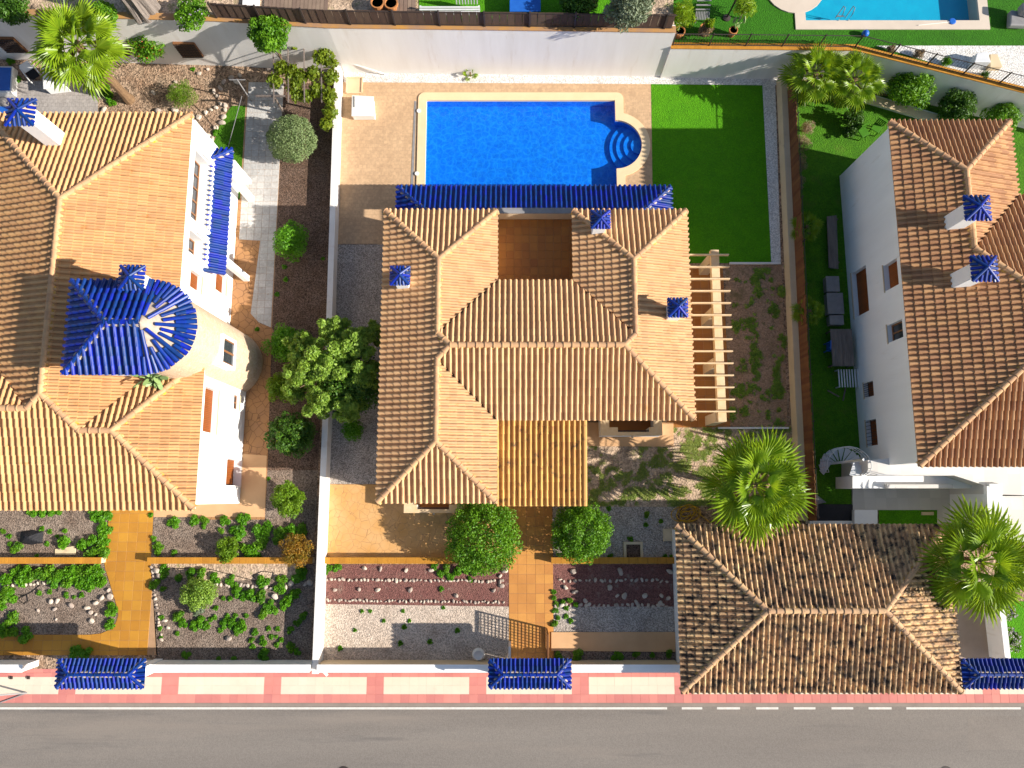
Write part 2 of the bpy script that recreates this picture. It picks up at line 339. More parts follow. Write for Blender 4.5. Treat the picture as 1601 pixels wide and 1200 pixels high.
# pavement tiles: beige panels in a pink border
def tile_box(w, l, h, mat, name, bev=.006):
    b = bev; m = MB()
    vs = [(0,0,0),(w,0,0),(w,l,0),(0,l,0),(0,0,h-b),(w,0,h-b),(w,l,h-b),(0,l,h-b),(b,b,h),(w-b,b,h),(w-b,l-b,h),(b,l-b,h)]
    m.add(vs, [(4,5,9,8),(5,6,10,9),(6,7,11,10),(7,4,8,11),(8,9,10,11),(0,1,5,4),(1,2,6,5),(2,3,7,6),(3,0,4,7)])
    me = bpy.data.meshes.new(name); me.from_pydata(m.v, [], m.f); me.materials.append(mat); me.update(); return me
def lay_tiles(parent, spots, name, budget=300, focus=(0, 0)):
    """spots: (mesh, x, y, z); the largest in view become parts, the rest one joined part per material"""
    spots = sorted(spots, key=lambda s: (s[1]-focus[0])**2 + (s[2]-focus[1])**2); rest = {}
    for k, (me, x, y, z) in enumerate(spots):
        z += random.uniform(-.002, .002)
        if k < budget:
            o = bpy.data.objects.new(name, me); o.location = (x, y, z); link(o, parent); 
        else: rest.setdefault(me.name, []).append((me, x, y, z))
    for ls in rest.values():
        me = ls[0][0]; V = np.array([v.co for v in me.vertices]); Fq = np.array([list(p.vertices) for p in me.polygons])
        Vs = np.concatenate([V + np.array(l[1:]) for l in ls]); Fs = np.concatenate([Fq + i*len(V) for i in range(len(ls))])
        o = bpy.data.objects.new(name + '_field', np_mesh(name + '_field', Vs, Fs, me.materials[0])); link(o, parent); o['kind'] = 'stuff'
g = .004; PT = .4495
sp = []; ty = [(-9.32+.215-.43, .0)]
pk = tile_box(PT-g, .20, .03, pink, 'paving_tile'); pk2 = tile_box(PT-g, PT-g-.015, .03, pink, 'paving_tile'); bg_ = tile_box(PT-.002, .428, .03, beige, 'paving_tile', .002)
panel0 = -12.14                                     # west end of a beige panel; panels repeat every 5.40 m
for i in range(-45, 112):
    x = panel0 + i*PT; k = i % 12
    xx = x
    sp.append((pk, xx, -9.32+.0, -.035)); 
    isb = (k < 10)
    for r in range(2): sp.append((bg_ if isb else pk2, xx, -9.32 - (r+1)*.43, -.035))
    sp.append((pk2, xx, -10.612, -.035))
    sp.append((pk, xx, -9.115, -.035))
lay_tiles(pavement, sp, 'paving_tile', 300, (0, -10))
# garden and terrace surfaces of the middle plot
m = MB(); tess(m, [[tuple(P(x, y)[:2]) for x, y in ((533,128),(1018,131),(1022,330),(1022,420),(590,420),(590,381),(524,381))], pool_loop(.35)[::-1]], 0)
tag(m.build('pool_terrace', patio), kind='structure')
sheet('gravel_strip', [(538,112),(1225,122),(1225,133),(1018,131),(538,128)], .0, gravel_w)
sheet('gravel_strip', [(1192,132),(1212,132),(1221,414),(1205,414)], .004, gravel_w)
sheet('lawn', [(1018,131),(1192,133),(1206,411),(1022,411)], .008, turf)
sheet('side_gravel', [(524,382),(600,382),(600,756),(508,756)], .006, gravel_g)
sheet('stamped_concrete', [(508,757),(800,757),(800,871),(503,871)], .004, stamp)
sheet('side_soil', [(1135,413),(1222,413),(1232,669),(1135,669)], .004, dirt)
sheet('front_gravel', [(862,780),(1058,780),(1058,875),(862,875)], .0, gravel_g)
sheet('front_soil', [(914,660),(1240,669),(1245,792),(862,792),(862,760),(914,760)], .004, sandy)
sheet('red_mulch_bed', [(503,882),(796,882),(796,948),(500,944)], .0, mulch_r)
sheet('pale_gravel_bed', [(500,944),(796,948),(796,1034),(494,1034)], .0, gravel_p)
sheet('mulch_bed', [(862,882),(1056,882),(1056,948),(862,948)], .0, mulch_r)
sheet('gravel_bed', [(862,948),(1056,948),(1056,990),(862,990)], .0, gravel_g)
sheet('stamped_path', [(862,988),(1056,988),(1056,1019),(862,1017)], .06, peach, th=.07)
sheet('mulch_strip', [(862,1017),(1056,1019),(1056,1036),(862,1036)], .0, mulch_g)
# left plot
sheet('grey_terrace', [(-80,126),(60,126),(153,132),(153,182),(-80,182)], .0, pav_g2)
sheet('gravel_garden', [(153,96),(360,100),(346,300),(153,182)], .0, litter)
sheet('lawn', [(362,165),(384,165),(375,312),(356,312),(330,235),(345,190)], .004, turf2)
sheet('mulch_bed', [(442,130),(530,130),(508,520),(425,520)], .0, mulch_b)
sheet('mulch_bed', [(425,520),(508,520),(497,735),(418,735)], .0075, mulch_b)
sheet('planting_bed', [(418,730),(497,735),(490,876),(236,876),(240,806),(414,808)], .0, mulch_g)
sheet('planting_bed', [(-80,790),(172,790),(168,876),(-80,876)], .0, mulch_g)
sheet('planting_bed', [(-80,880),(165,880),(188,950),(186,986),(140,994),(-80,994)], -.006, mulch_g)
sheet('planting_bed', [(236,880),(491,880),(486,1034),(245,1034)], .0, mulch_g)
sheet('sandy_strip', [(240,881),(470,881),(466,905),(330,908),(250,900)], .004, sandy)
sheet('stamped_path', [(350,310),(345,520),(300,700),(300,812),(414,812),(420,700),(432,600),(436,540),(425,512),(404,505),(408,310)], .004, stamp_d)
sheet('sunlit_path', [(300,704),(417,712),(414,808),(240,808),(240,790),(300,790)], .010, peach)  # sunlit stretch of the brown path, its brightness put into a paler colour
# right plot
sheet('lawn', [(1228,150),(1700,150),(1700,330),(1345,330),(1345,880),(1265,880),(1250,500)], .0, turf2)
# paved paths, one piece per tile
def paved(name, x0, x1, y0, y1, w, l, mat, tname, gm=grout, z=.0, budget=300, keep=None, gap=.012):
    m = MB(); m.box(x0, x1, y0, y1, -.10, z - .012) if keep is None else None
    base = m.build(name, gm) if keep is None else None
    if keep is not None:
        base = sheet(name, [(p[0], p[1]) for p in keep], z - .012, gm, px=False)
    base['kind'] = 'structure'
    nx = max(1, round((x1-x0)/w)); ny = max(1, round((y1-y0)/l)); w = (x1-x0)/nx; l = (y1-y0)/ny
    me = tile_box(w-gap, l-gap, .04, mat, tname, .006); sp = []
    def inside(px, py):
        c = False; n = len(keep)
        for i in range(n):
            (ax, ay), (bx, by) = keep[i][:2], keep[(i+1) % n][:2]
            if (ay > py) != (by > py) and px < (bx-ax)*(py-ay)/(by-ay)+ax: c = not c
        return c
    for i in range(nx):
        for j in range(ny):
            x, y = x0+i*w, y0+j*l
            if keep is not None:
                x0_, x1_, y0_, y1_ = x+gap/2, x+w-gap/2, y+gap/2, y+l-gap/2
                ins = [inside(a, b) for a, b in ((x0_, y0_), (x1_, y0_), (x1_, y1_), (x0_, y1_))]
                if not all(ins):
                    pl = [Vector(p[:2]) for p in keep]          # clip the outline to this tile
                    for ax, lim, sg in ((0, x0_, 1), (0, x1_, -1), (1, y0_, 1), (1, y1_, -1)):
                        nw = []
                        for q in range(len(pl)):
                            a, b = pl[q], pl[(q+1) % len(pl)]; ia, ib = sg*(a[ax]-lim) >= 0, sg*(b[ax]-lim) >= 0
                            if ia: nw.append(a)
                            if ia != ib: nw.append(a.lerp(b, (lim-a[ax])/(b[ax]-a[ax])))
                        pl = nw
                        if not pl: break
                    ar = abs(sum(pl[q].x*pl[(q+1) % len(pl)].y - pl[(q+1) % len(pl)].x*pl[q].y for q in range(len(pl))))/2 if len(pl) > 2 else 0
                    if ar > .006: cm2 = MB(); cm2.prism(pl, z-.04, z); cm2.build(tname, mat, base)
                    continue
            sp.append((me, x+gap/2, y+gap/2, z-.04))
    lay_tiles(base, sp, tname, budget, ((x0+x1)/2, (y0+y1)/2)); return base
a, b = P(795, 800), P(862, 1036)
paved('entrance_path', -.17, 2.21, -8.6, 1.0, .50, .50, terra_l, 'path_tile', z=.012)
kp = [tuple(P(x, y)[:2]) for x, y in ((172,790),(240,790),(236,876),(236,900),(242,960),(246,1024),(140,1024),(-80,1024),(-80,992),(140,992),(158,990),(172,984),(181,974),(185,962),(183,948),(176,925),(170,905),(165,890),(163,878))]
paved('left_path', P(-80,0).x*0-33, -19.3, -8.5, .2, .50, .50, terra, 'path_tile', z=.012, keep=kp)
kp = [tuple(P(x, y)[:2]) for x, y in ((386,128),(444,128),(425,512),(404,503),(392,490),(407,376),(374,374),(374,312))]
paved('paver_path', P(372,400).x, P(444,128).x, P(400,512).y, P(400,128).y, .40, .40, pav_g, 'path_paver', z=.014, keep=kp)
# upper plots behind the retaining walls
ZL, ZR = 4.2, 2.9
LW = [(-60,27.1),(-30,26.1),(-16,25.65),(-10,25.25),(8.9,24.98)]
RW = [(8.9,24.9),(19.2,24.78),(28.4,22.2),(60,13.3)]
m = MB(); m.prism([(x, y+.28) for x, y in LW] + [(8.9, 80), (-60, 80)], -.2, ZL - .3); tag(m.build('upper_terrace', sandy), kind='structure')
p2a, p2b = P(1258,-40,ZR), P(1536,27,ZR)
P2 = rect(p2a.x, p2b.x, p2b.y, p2b.y + 5); P2o = rect(p2a.x-.6, p2b.x+.55, p2b.y-.55, p2b.y+5.5)
m = MB(); up = [(x, y+.28) for x, y in RW] + [(60, 80), (8.92, 80)]
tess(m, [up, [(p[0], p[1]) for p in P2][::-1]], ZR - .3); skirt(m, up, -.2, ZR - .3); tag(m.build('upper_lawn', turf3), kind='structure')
m = MB(); tess(m, [P2o, P2[::-1]], ZR-.24); skirt(m, P2o, ZR-.3, ZR-.24); skirt(m, P2, ZR-1.1, ZR-.24, True)
c2 = (p2a.x-.5, p2b.y+2.2); m2 = [(c2[0]+1.75*math.cos(t*.2618), c2[1]+1.75*math.sin(t*.2618)) for t in range(24)]
tess(m, [m2], ZR-.232); skirt(m, m2, ZR-.3, ZR-.232)
pr = thing('swimming_pool', (p2a.x+4, p2b.y+2, ZR-.3), 'cyan swimming pool with cream edge on the upper lawn at the top right', 'pool')
o = m.build('pool_edge', M('pool_edge_cream', (.62,.52,.42), (.55,.46,.37), 1, .8), pr)
m = MB(); tess(m, [P2], ZR-1.1); m.build('basin', pool2_m, pr)
wm_, N_, L_, B_ = new_mat('pool_water_plain'); 
def water_mat(name, tint, caustics, scale):
    m, N, L, B = new_mat(name); N.remove(B); g_ = N.new('ShaderNodeNewGeometry')
    wob = N.new('ShaderNodeVectorMath'); wob.operation = 'ADD'
    nz = N.new('ShaderNodeTexNoise'); nz.inputs['Scale'].default_value = 1.3; nz.inputs['Detail'].default_value = 2; L.new(g_.outputs['Position'], nz.inputs['Vector'])
    sc = N.new('ShaderNodeVectorMath'); sc.operation = 'SCALE'; sc.inputs['Scale'].default_value = .55; L.new(nz.outputs['Color'], sc.inputs[0])
    L.new(g_.outputs['Position'], wob.inputs[0]); L.new(sc.outputs[0], wob.inputs[1])
    h = None; lens = None
    for s_, w_ in ((scale, 1.0), (scale*1.9, .6)):
        v = N.new('ShaderNodeTexVoronoi'); v.feature = 'SMOOTH_F1'; v.inputs['Scale'].default_value = s_; v.inputs['Smoothness'].default_value = .35
        L.new(wob.outputs[0], v.inputs['Vector']); k = math_(N, L, 'MULTIPLY', v.outputs['Distance'], w_); h = k if h is None else math_(N, L, 'ADD', h, k)
        d = N.new('ShaderNodeTexVoronoi'); d.feature = 'DISTANCE_TO_EDGE'; d.inputs['Scale'].default_value = s_; L.new(wob.outputs[0], d.inputs['Vector'])
        r = N.new('ShaderNodeMapRange'); r.inputs[1].default_value = 0; r.inputs[2].default_value = .17; r.inputs[3].default_value = 1; r.inputs[4].default_value = 0; L.new(d.outputs[0], r.inputs[0])
        q = math_(N, L, 'MULTIPLY', math_(N, L, 'POWER', r.outputs[0], 2.0), w_); lens = q if lens is None else math_(N, L, 'ADD', lens, q)
    tr = N.new('ShaderNodeBsdfTransparent'); L.new(mixc(N, L, math_(N, L, 'MINIMUM', math_(N, L, 'MULTIPLY', lens, caustics), 1.0), tint, (1, 1, 1)), tr.inputs[0])  # caustic light net painted into the water's transparent tint
    bp = N.new('ShaderNodeBump'); bp.inputs['Strength'].default_value = .35; bp.inputs['Distance'].default_value = .05; L.new(h, bp.inputs['Height'])
    gl = N.new('ShaderNodeBsdfGlossy'); gl.inputs['Roughness'].default_value = .02; L.new(bp.outputs[0], gl.inputs['Normal'])
    fr = N.new('ShaderNodeLayerWeight'); fr.inputs['Blend'].default_value = .5; L.new(bp.outputs[0], fr.inputs['Normal'])
    fc = math_(N, L, 'ADD', math_(N, L, 'MULTIPLY', math_(N, L, 'POWER', fr.outputs['Facing'], 5.0), .9), .02)
    mx = N.new('ShaderNodeMixShader'); L.new(fc, mx.inputs[0]); L.new(tr.outputs[0], mx.inputs[1]); L.new(gl.outputs[0], mx.inputs[2])
    L.new(mx.outputs[0], N['Material Output'].inputs[0]); return m
bpy.data.materials.remove(wm_)
water = water_mat('pool_water', (.48,.74,.93), 1.0, 2.5)
water2 = water_mat('pool_water_calm', (.85,.93,.96), .1, 2.0)
m = MB(); tess(m, [P2], ZR-.40); m.build('water', water2, pr)
# the main pool
pr = thing('swimming_pool', (.5, 20.6, 0), 'deep blue swimming pool with rounded stepped end and cream edge beside the lawn', 'pool')
m = MB(); tess(m, [OUTER, INNER[::-1]], .06); skirt(m, OUTER, -.02, .06); skirt(m, INNER, -.10, .06, True); m.build('pool_edge', coping_m, pr)
DEP = -.66
m = MB(); tess(m, [INNER], DEP); skirt(m, INNER, DEP, -.10, True); m.build('basin', pool_m, pr)
for k, r in enumerate((.50, .92, 1.34, 1.72)):
    m = MB(); cx = PX1 + AR - .12; zt = -.17 - k*.11
    lp = []
    for i in range(25):
        t = math.pi*.5 + math.pi*i/24; x, y = cx + r*math.cos(t), AY + r*math.sin(t)*1.02
        d = math.hypot(x-PX1, y-AY)
        if x > PX1 and d > AR-.02: s_ = (AR-.02)/d; x, y = PX1+(x-PX1)*s_, AY+(y-AY)*s_
        if x <= PX1 and abs(y-AY) > AR-.02: y = AY + math.copysign(AR-.02, y-AY)
        lp.append((x, y))
    lp = lp[::-1]
    lp = [p for i, p in enumerate(lp) if i == 0 or (Vector(p)-Vector(lp[i-1])).length > .01]
    arc = []
    a0 = math.atan2(lp[-1][1]-AY, lp[-1][0]-PX1); a1 = math.atan2(lp[0][1]-AY, lp[0][0]-PX1)
    for i in range(1, 8):
        t = a0 + (a1-a0)*i/8; arc.append((PX1+(AR-.02)*math.cos(t), AY+(AR-.02)*math.sin(t)))
    m.prism(lp + arc, DEP - .0 + .002*k, zt); m.build('step', pool_m, pr)
m = MB(); tess(m, [pool_loop(-.003)], -.13); m.build('water', water, pr)
# ---------------------------------------------------------------- tiled roofs
def tile_geo(w, L):
    pr = [(.31*w*(1-math.cos(math.pi*k/6)), .46*w*math.sin(math.pi*k/6)) for k in range(7)] + [(.74*w, -.012), (w, .0)]
    n = len(pr); lo = [(u, -.05, h + .034) for u, h in pr]; hi = [(u + (.012 if i < 4 else -.012 if i < 7 else 0), L + .03, h*.92) for i, (u, h) in enumerate(pr)]
    bt = [(u, -.045, -.04) for u, h in pr]
    V = np.array(lo + hi + bt); Fq = [(i, i+1, n+i+1, n+i) for i in range(n-1)] + [(2*n+i, 2*n+i+1, i+1, i) for i in range(n-1)]
    return V, np.array(Fq)
def in_poly(poly, x, y):                            # convex, any winding
    s = 0
    for i in range(len(poly)):
        ax, ay = poly[i]; bx, by = poly[(i+1) % len(poly)]
        c = (bx-ax)*(y-ay) - (by-ay)*(x-ax)
        if abs(c) < 1e-9: continue
        if s == 0: s = 1 if c > 0 else -1
        elif (c > 0) != (s > 0): return False
    return True
def roof(parent, planes, mat, w, L, budget, t=.3, tname='roof_tile', rname='roof', und=None):
    """planes: (pieces, axis, eave, z0, sign): axis 'x' = eave at x=eave, roof rises along sign*x"""
    geoV, geoF = tile_geo(w, L); me1 = np_mesh(tname, geoV, geoF, mat, False)
    sh = MB(); whole = []; cut = []
    def zf(ax, ev, z0, sg, tt): return lambda x, y: z0 + tt*sg*((x if ax == 'x' else y) - ev)
    for pl in planes:
        pieces, ax, ev, z0, sg = pl[:5]; tt = pl[5] if len(pl) > 5 else t
        z = zf(ax, ev, z0, sg, tt); k = math.sqrt(1+tt*tt)
        up = Vector((sg, 0, tt) if ax == 'x' else (0, sg, tt)) / k
        e = Vector((0, -sg, 0)) if ax == 'x' else Vector((sg, 0, 0)); nrm = e.cross(up)
        if nrm.z < 0: e = -e; nrm = e.cross(up)
        for pc in pieces:
            sh.add([(x, y, z(x, y) - .045) for x, y in pc], [tuple(range(len(pc)))])
            a = [Vector((x, y, 0)).dot(e) for x, y in pc]; 
            b = [(sg*((x if ax == 'x' else y) - ev))*k for x, y in pc]
            pcut = []
            for i in range(math.floor(min(a)/w) - 1, math.ceil(max(a)/w) + 1):
                for j in range(max(0, math.floor(min(b)/L) - 1), math.ceil(max(b)/L) + 1):
                    base = e*(i*w) + up*(j*L)
                    if ax == 'x': o = Vector((ev, base.y, z0)) + Vector((base.x, 0, base.z))
                    else: o = Vector((base.x, ev, z0)) + Vector((0, base.y, base.z))
                    cs = [o + e*(du*w) + up*(dv*L) for du, dv in ((.02, .04), (.98, .04), (.98, .98), (.02, .98), (.5, .5))]
                    ins = [in_poly(pc, c.x, c.y) for c in cs]
                    if not any(ins): continue
                    jit = nrm*random.uniform(-.003, .004) + e*random.uniform(-.006, .006)
                    M3 = Matrix((e, up, nrm)).transposed(); rec = (M3, o + jit)
                    if all(ins): whole.append(rec)
                    else: pcut.append(rec)
            if pcut: cut.append((pc, pcut, ax, ev, sg))
    ro = sh.build(rname, und or under, parent)
    random.shuffle(whole); whole.sort(key=lambda r: (r[1].x/6)//1)   # keep a contiguous block as single pieces
    whole = sorted(whole, key=lambda r: (r[1] - Vector((0, 0, H))).length)
    for M3, o in whole[:budget]:
        ob = bpy.data.objects.new(tname, me1); ob.matrix_basis = Matrix.Translation(o) @ M3.to_4x4(); link(ob, ro)
    Vs = [geoV @ np.array(M3).T + np.array(o) for M3, o in whole[budget:]]
    if Vs:
        n = len(geoV); Fs = np.concatenate([geoF + i*n for i in range(len(Vs))])
        o = bpy.data.objects.new(tname + '_field', np_mesh(tname + '_field', np.concatenate(Vs), Fs, mat)); link(o, ro); o['kind'] = 'stuff'
    if cut:
        allbm = bmesh.new()
        for pc, ls, ax, ev, sg in cut:
            bm = bmesh.new(); n = len(geoV)
            V = np.concatenate([geoV @ np.array(M3).T + np.array(o) for M3, o in ls])
            Fs = np.concatenate([geoF + i*n for i in range(len(ls))])
            tmp = np_mesh('tmp', V, Fs, mat); bm.from_mesh(tmp); bpy.data.meshes.remove(tmp)
            cx = sum(p[0] for p in pc)/len(pc); cy = sum(p[1] for p in pc)/len(pc)
            for q in range(len(pc)):
                (x0, y0), (x1, y1) = pc[q], pc[(q+1) % len(pc)]
                v0, v1 = (x0, x1) if ax == 'x' else (y0, y1)
                if abs(v0-ev) < .01 and abs(v1-ev) < .01: continue       # the eave itself stays ragged
                nx, ny = y1-y0, x0-x1
                if nx*(cx-x0) + ny*(cy-y0) > 0: nx, ny = -nx, -ny
                bmesh.ops.bisect_plane(bm, geom=bm.verts[:] + bm.edges[:] + bm.faces[:], plane_co=(x0, y0, 0), plane_no=(nx, ny, 0), clear_outer=True)
            tmp = bpy.data.meshes.new('tmp'); bm.to_mesh(tmp); bm.free(); allbm.from_mesh(tmp); bpy.data.meshes.remove(tmp)
        me = bpy.data.meshes.new('cut_tiles'); allbm.to_mesh(me); allbm.free(); me.materials.append(mat)
        o = bpy.data.objects.new('cut_tile_edge', me); link(o, ro); o['kind'] = 'stuff'
    return ro
_caps = {}
def cap_mesh(mat, r=.15):
    key = (mat.name, r)
    if key in _caps: return _caps[key]
    V = []; sec = [(0, r*1.16), (.09, r*1.16), (.10, r*1.0), (1.06, r*.90)]; n = 8
    for x, rr in sec:
        for k in range(n+1):
            a = math.pi*k/n; V.append((x, rr*math.cos(a), rr*math.sin(a)*.9))
    Fq = [(s*(n+1)+k, s*(n+1)+k+1, (s+1)*(n+1)+k+1, (s+1)*(n+1)+k) for s in range(3) for k in range(n)]
    V += [(0, r*1.16*math.cos(math.pi*k/n), -.03) for k in range(n+1)]; b = 4*(n+1)
    Fq += [(b+k, b+k+1, k+1, k) for k in range(n)]
    _caps[key] = np_mesh('ridge_tile', np.array(V), np.array(Fq), mat); return _caps[key]
def caps(ro, p, q, mat, L=.42, r=.15, dz=.03, mort=None, mw=.36):
    p = Vector(p); q = Vector(q); d = q - p; n = max(1, round(d.length/L)); l = d.length/n; d.normalize()
    y = Vector((0, 0, 1)).cross(d).normalized(); zz = d.cross(y); me = cap_mesh(mat, r)
    for i in range(n):
        o = bpy.data.objects.new('ridge_tile', me); yy = y.copy(); 
        a = random.uniform(-.03, .03); dd = (d + y*a).normalized(); y2 = Vector((0, 0, 1)).cross(dd).normalized(); z2 = dd.cross(y2)
        M3 = Matrix((dd*l, y2, z2)).transposed(); o.matrix_basis = Matrix.Translation(p + d*(i*l) + Vector((0, 0, dz + .01))) @ M3.to_4x4(); link(o, ro)
    if mort:
        m = MB(); k = max(2, round(d.length*0 + (q-p).length/.16)); vs = []
        for i in range(k+1):
            c = p.lerp(q, i/k) + Vector((0, 0, dz)); a = mw/2 + random.uniform(-.035, .045); b = mw/2 + random.uniform(-.035, .045)
            vs += [c + y*a - Vector((0, 0, .08)), c + y*(a*.8) + Vector((0, 0, .015)), c - y*(b*.8) + Vector((0, 0, .015)), c - y*b - Vector((0, 0, .08))]
        m.add(vs, [(4*i+j, 4*i+j+1, 4*i+4+j+1, 4*i+4+j) for i in range(k) for j in range(3)]); m.build('mortar_bed', mort, ro)
def half_tube(m, p, q, r, n=5):
    p = Vector(p); q = Vector(q); d = (q-p).normalized(); y = Vector((0, 0, 1)).cross(d)
    if y.length < .05: return
    y.normalize(); z = d.cross(y); vs = []
    for c in (p, q):
        for k in range(n+1):
            a = math.pi*k/n; vs.append(c + y*(r*math.cos(a)) + z*(r*math.sin(a)))
    fs = [(k, k+1, n+2+k, n+1+k) for k in range(n)] + [tuple(range(n+1))[::-1]]; m.add(vs, fs)
def chimney(parent, px, py, ztop, zbase, s=.34, cap=.50, shaft=None, label=None):
    c = P(px, py, ztop); m = MB(); m.box(c.x-s, c.x+s, c.y-s, c.y+s, zbase, ztop-.28)
    ch = m.build('chimney', shaft or white, parent, bevel=.015)
    m = MB()
    for i in (-1, 1):
        for j in (-1, 1): m.box(c.x+i*s*.8-.07, c.x+i*s*.8+.07, c.y+j*s*.8-.07, c.y+j*s*.8+.07, ztop-.29, ztop-.12)
    m.box(c.x-s*.5, c.x+s*.5, c.y-s*.5, c.y+s*.5, ztop-.29, ztop-.14); m.build('vent', black_m, ch)
    m = MB(); zt = ztop + .16; ze = ztop - .10
    m.add([(c.x-cap, c.y-cap, ze), (c.x+cap, c.y-cap, ze), (c.x+cap, c.y+cap, ze), (c.x-cap, c.y+cap, ze), (c.x, c.y, zt)],
          [(0,1,4),(1,2,4),(2,3,4),(3,0,4),(3,2,1,0)])
    m.mi = 1; nt_ = 5; rr = .075
    for side in range(4):
        a = side*math.pi/2; ex = Vector((math.cos(a), math.sin(a), 0)); ey = Vector((-math.sin(a), math.cos(a), 0))
        for k in range(nt_):
            v = (k - (nt_-1)/2) * (2*cap/(nt_+.3)); top = .12 + abs(v)*.92
            p0 = Vector((c.x, c.y, ze)) + ex*(cap+.05) + ey*(v + random.uniform(-.015, .015)); q0 = Vector((c.x, c.y, 0)) + ex*min(top, cap) + ey*v*.9
            q0.z = zt - (zt-ze)*min(1, top/cap) + .02; p0.z = ze + .0
            half_tube(m, p0, q0, rr)
        dg = (ex+ey); p0 = Vector((c.x, c.y, ze+.02)) + dg*(cap+.03); half_tube(m, p0, Vector((c.x, c.y, zt+.02)), rr*1.05)
    m.build('chimney_cap', [mortar_w, T['blue']], ch); return ch
def facade(parent, axis, at, a0, a1, z0, z1, out, th, openings, mat, name='wall'):
    """vertical wall slab with recessed openings. axis 'x': plane x=at facing out*x, spans y a0..a1"""
    m = MB(); As = sorted({a0, a1} | {o[0] for o in openings} | {o[1] for o in openings}); Zs = sorted({z0, z1} | {o[2] for o in openings} | {o[3] for o in openings})
    def pt(a, z, d): return (at - out*d, a, z) if axis == 'x' else (a, at - out*d, z)
    def quad(pts, flip):
        m.add(pts, [(0,1,2,3) if not flip else (3,2,1,0)])
    fl = (out < 0) if axis == 'x' else (out > 0)
    for i in range(len(As)-1):
        for j in range(len(Zs)-1):
            am, zm = (As[i]+As[i+1])/2, (Zs[j]+Zs[j+1])/2
            if any(o[0] < am < o[1] and o[2] < zm < o[3] for o in openings): continue
            quad([pt(As[i], Zs[j], 0), pt(As[i+1], Zs[j], 0), pt(As[i+1], Zs[j+1], 0), pt(As[i], Zs[j+1], 0)], fl)
    for o in openings:
        b0, b1, c0, c1 = o[:4]; d = o[4] if len(o) > 4 else .3
        for (pa, pb) in (((b0, c0), (b1, c0)), ((b1, c0), (b1, c1)), ((b1, c1), (b0, c1)), ((b0, c1), (b0, c0))):
            quad([pt(pa[0], pa[1], 0), pt(pb[0], pb[1], 0), pt(pb[0], pb[1], d), pt(pa[0], pa[1], d)], fl)
    quad([pt(a0, z0, th), pt(a1, z0, th), pt(a1, z1, th), pt(a0, z1, th)], not fl)
    for (pa, pb) in (((a0, z0), (a1, z0)), ((a1, z0), (a1, z1)), ((a1, z1), (a0, z1)), ((a0, z1), (a0, z0))):
        quad([pt(pa[0], pa[1], 0), pt(pb[0], pb[1], 0), pt(pb[0], pb[1], th), pt(pa[0], pa[1], th)], not fl)
    return m.build(name, mat, parent)
def win_fill(parent, axis, at, out, o, kind, name='window'):
    b0, b1, c0, c1 = o[:4]; d = (o[4] if len(o) > 4 else .3) - .02
    def box(m, a, b, z0, z1, d0, d1):
        lo, hi = sorted((at - out*d0, at - out*d1))
        m.box(lo, hi, a, b, z0, z1) if axis == 'x' else m.box(a, b, lo, hi, z0, z1)
    m = MB(); box(m, b0+.002, b1-.002, c0+.002, c1-.002, d, d+.03); w = m.build(name, glass if kind == 'glass' else shutter if kind == 'shutter' else terra_d, parent)
    if kind == 'glass':
        m = MB(); n = max(2, round((b1-b0)/.7))
        for k in range(n+1):
            a = b0 + (b1-b0-.07)*k/n; box(m, a+.001, a+.069, c0+.003, c1-.003, d-.05, d-.001)
        box(m, b0+.07, b1-.07, c0+.003, c0+.08, d-.045, d-.001); box(m, b0+.07, b1-.07, c1-.08, c1-.003, d-.045, d-.001); m.build('frame', frame_b, w)
    m = MB(); box(m, b0-.06, b1+.06, c0-.07, c0-.002, -.05, d-.06); m.build('sill', cream, w)
    return w
# ---------------------------------------------------------------- main house
S42 = 35.8/37
xW, x1, x2, xE = -6.80*S42, -.82*S42, 3.29*S42, 9.36*S42
yN, yc, y1, y2 = 15.27*S42, 11.32*S42, -.2*S42, 4.0*S42
ZE = 4.2; t = .3
hw = (x1-xW)/2; rx = (xW+x1)/2; he = (xE-x2)/2; ex_ = (x2+xE)/2; hc = (yc-y2)/2; ry = (yc+y2)/2
w1n = (rx, yc - (x1-rx)); w1s = (rx, y2 + (x1-rx)); cW = (xW+hc, ry); cE = (xE-hc, ry); e1 = (ex_, yc - (ex_-x2))
house = thing('villa', (1.2, 7, 0), 'central villa with sand-coloured U-shaped tiled hip roof and sunken roof terrace', 'house')
PL = [
 ([[(xW,yN),(rx,yN-hw),(rx,y1+hw),(xW,y1)], [w1n, cW, w1s]], 'x', xW, ZE, 1),
 ([[(xW,yN),(x1,yN),(rx,yN-hw)]], 'y', yN, ZE, -1),
 ([[(xW,y1),(x1,y1),(rx,y1+hw)]], 'y', y1, ZE, 1),
 ([[(x1,yN),(x1,yc),w1n,(rx,yN-hw)], [(x1,y2),(x1,y1),(rx,y1+hw),w1s]], 'x', x1, ZE, -1),
 ([[(x1,yc),(x2,yc),e1,cE,cW,w1n]], 'y', yc, ZE, -1),
 ([[(x1,y2),(xE,y2),cE,cW,w1s]], 'y', y2, ZE, 1),
 ([[(xE,y2),(xE,yN),(ex_,yN-he),(ex_,cE[1]-(ex_-cE[0]))], [e1, cE, (ex_, cE[1]-(ex_-cE[0]))]], 'x', xE, ZE, -1),
 ([[(x2,yN),(xE,yN),(ex_,yN-he)]], 'y', yN, ZE, -1),
 ([[(x2,yN),(ex_,yN-he),e1,(x2,yc)]], 'x', x2, ZE, 1)]
ro = roof(house, PL, T['main'], .285, .41, 300)
def zr(d): return ZE + t*d
K = T['cap']
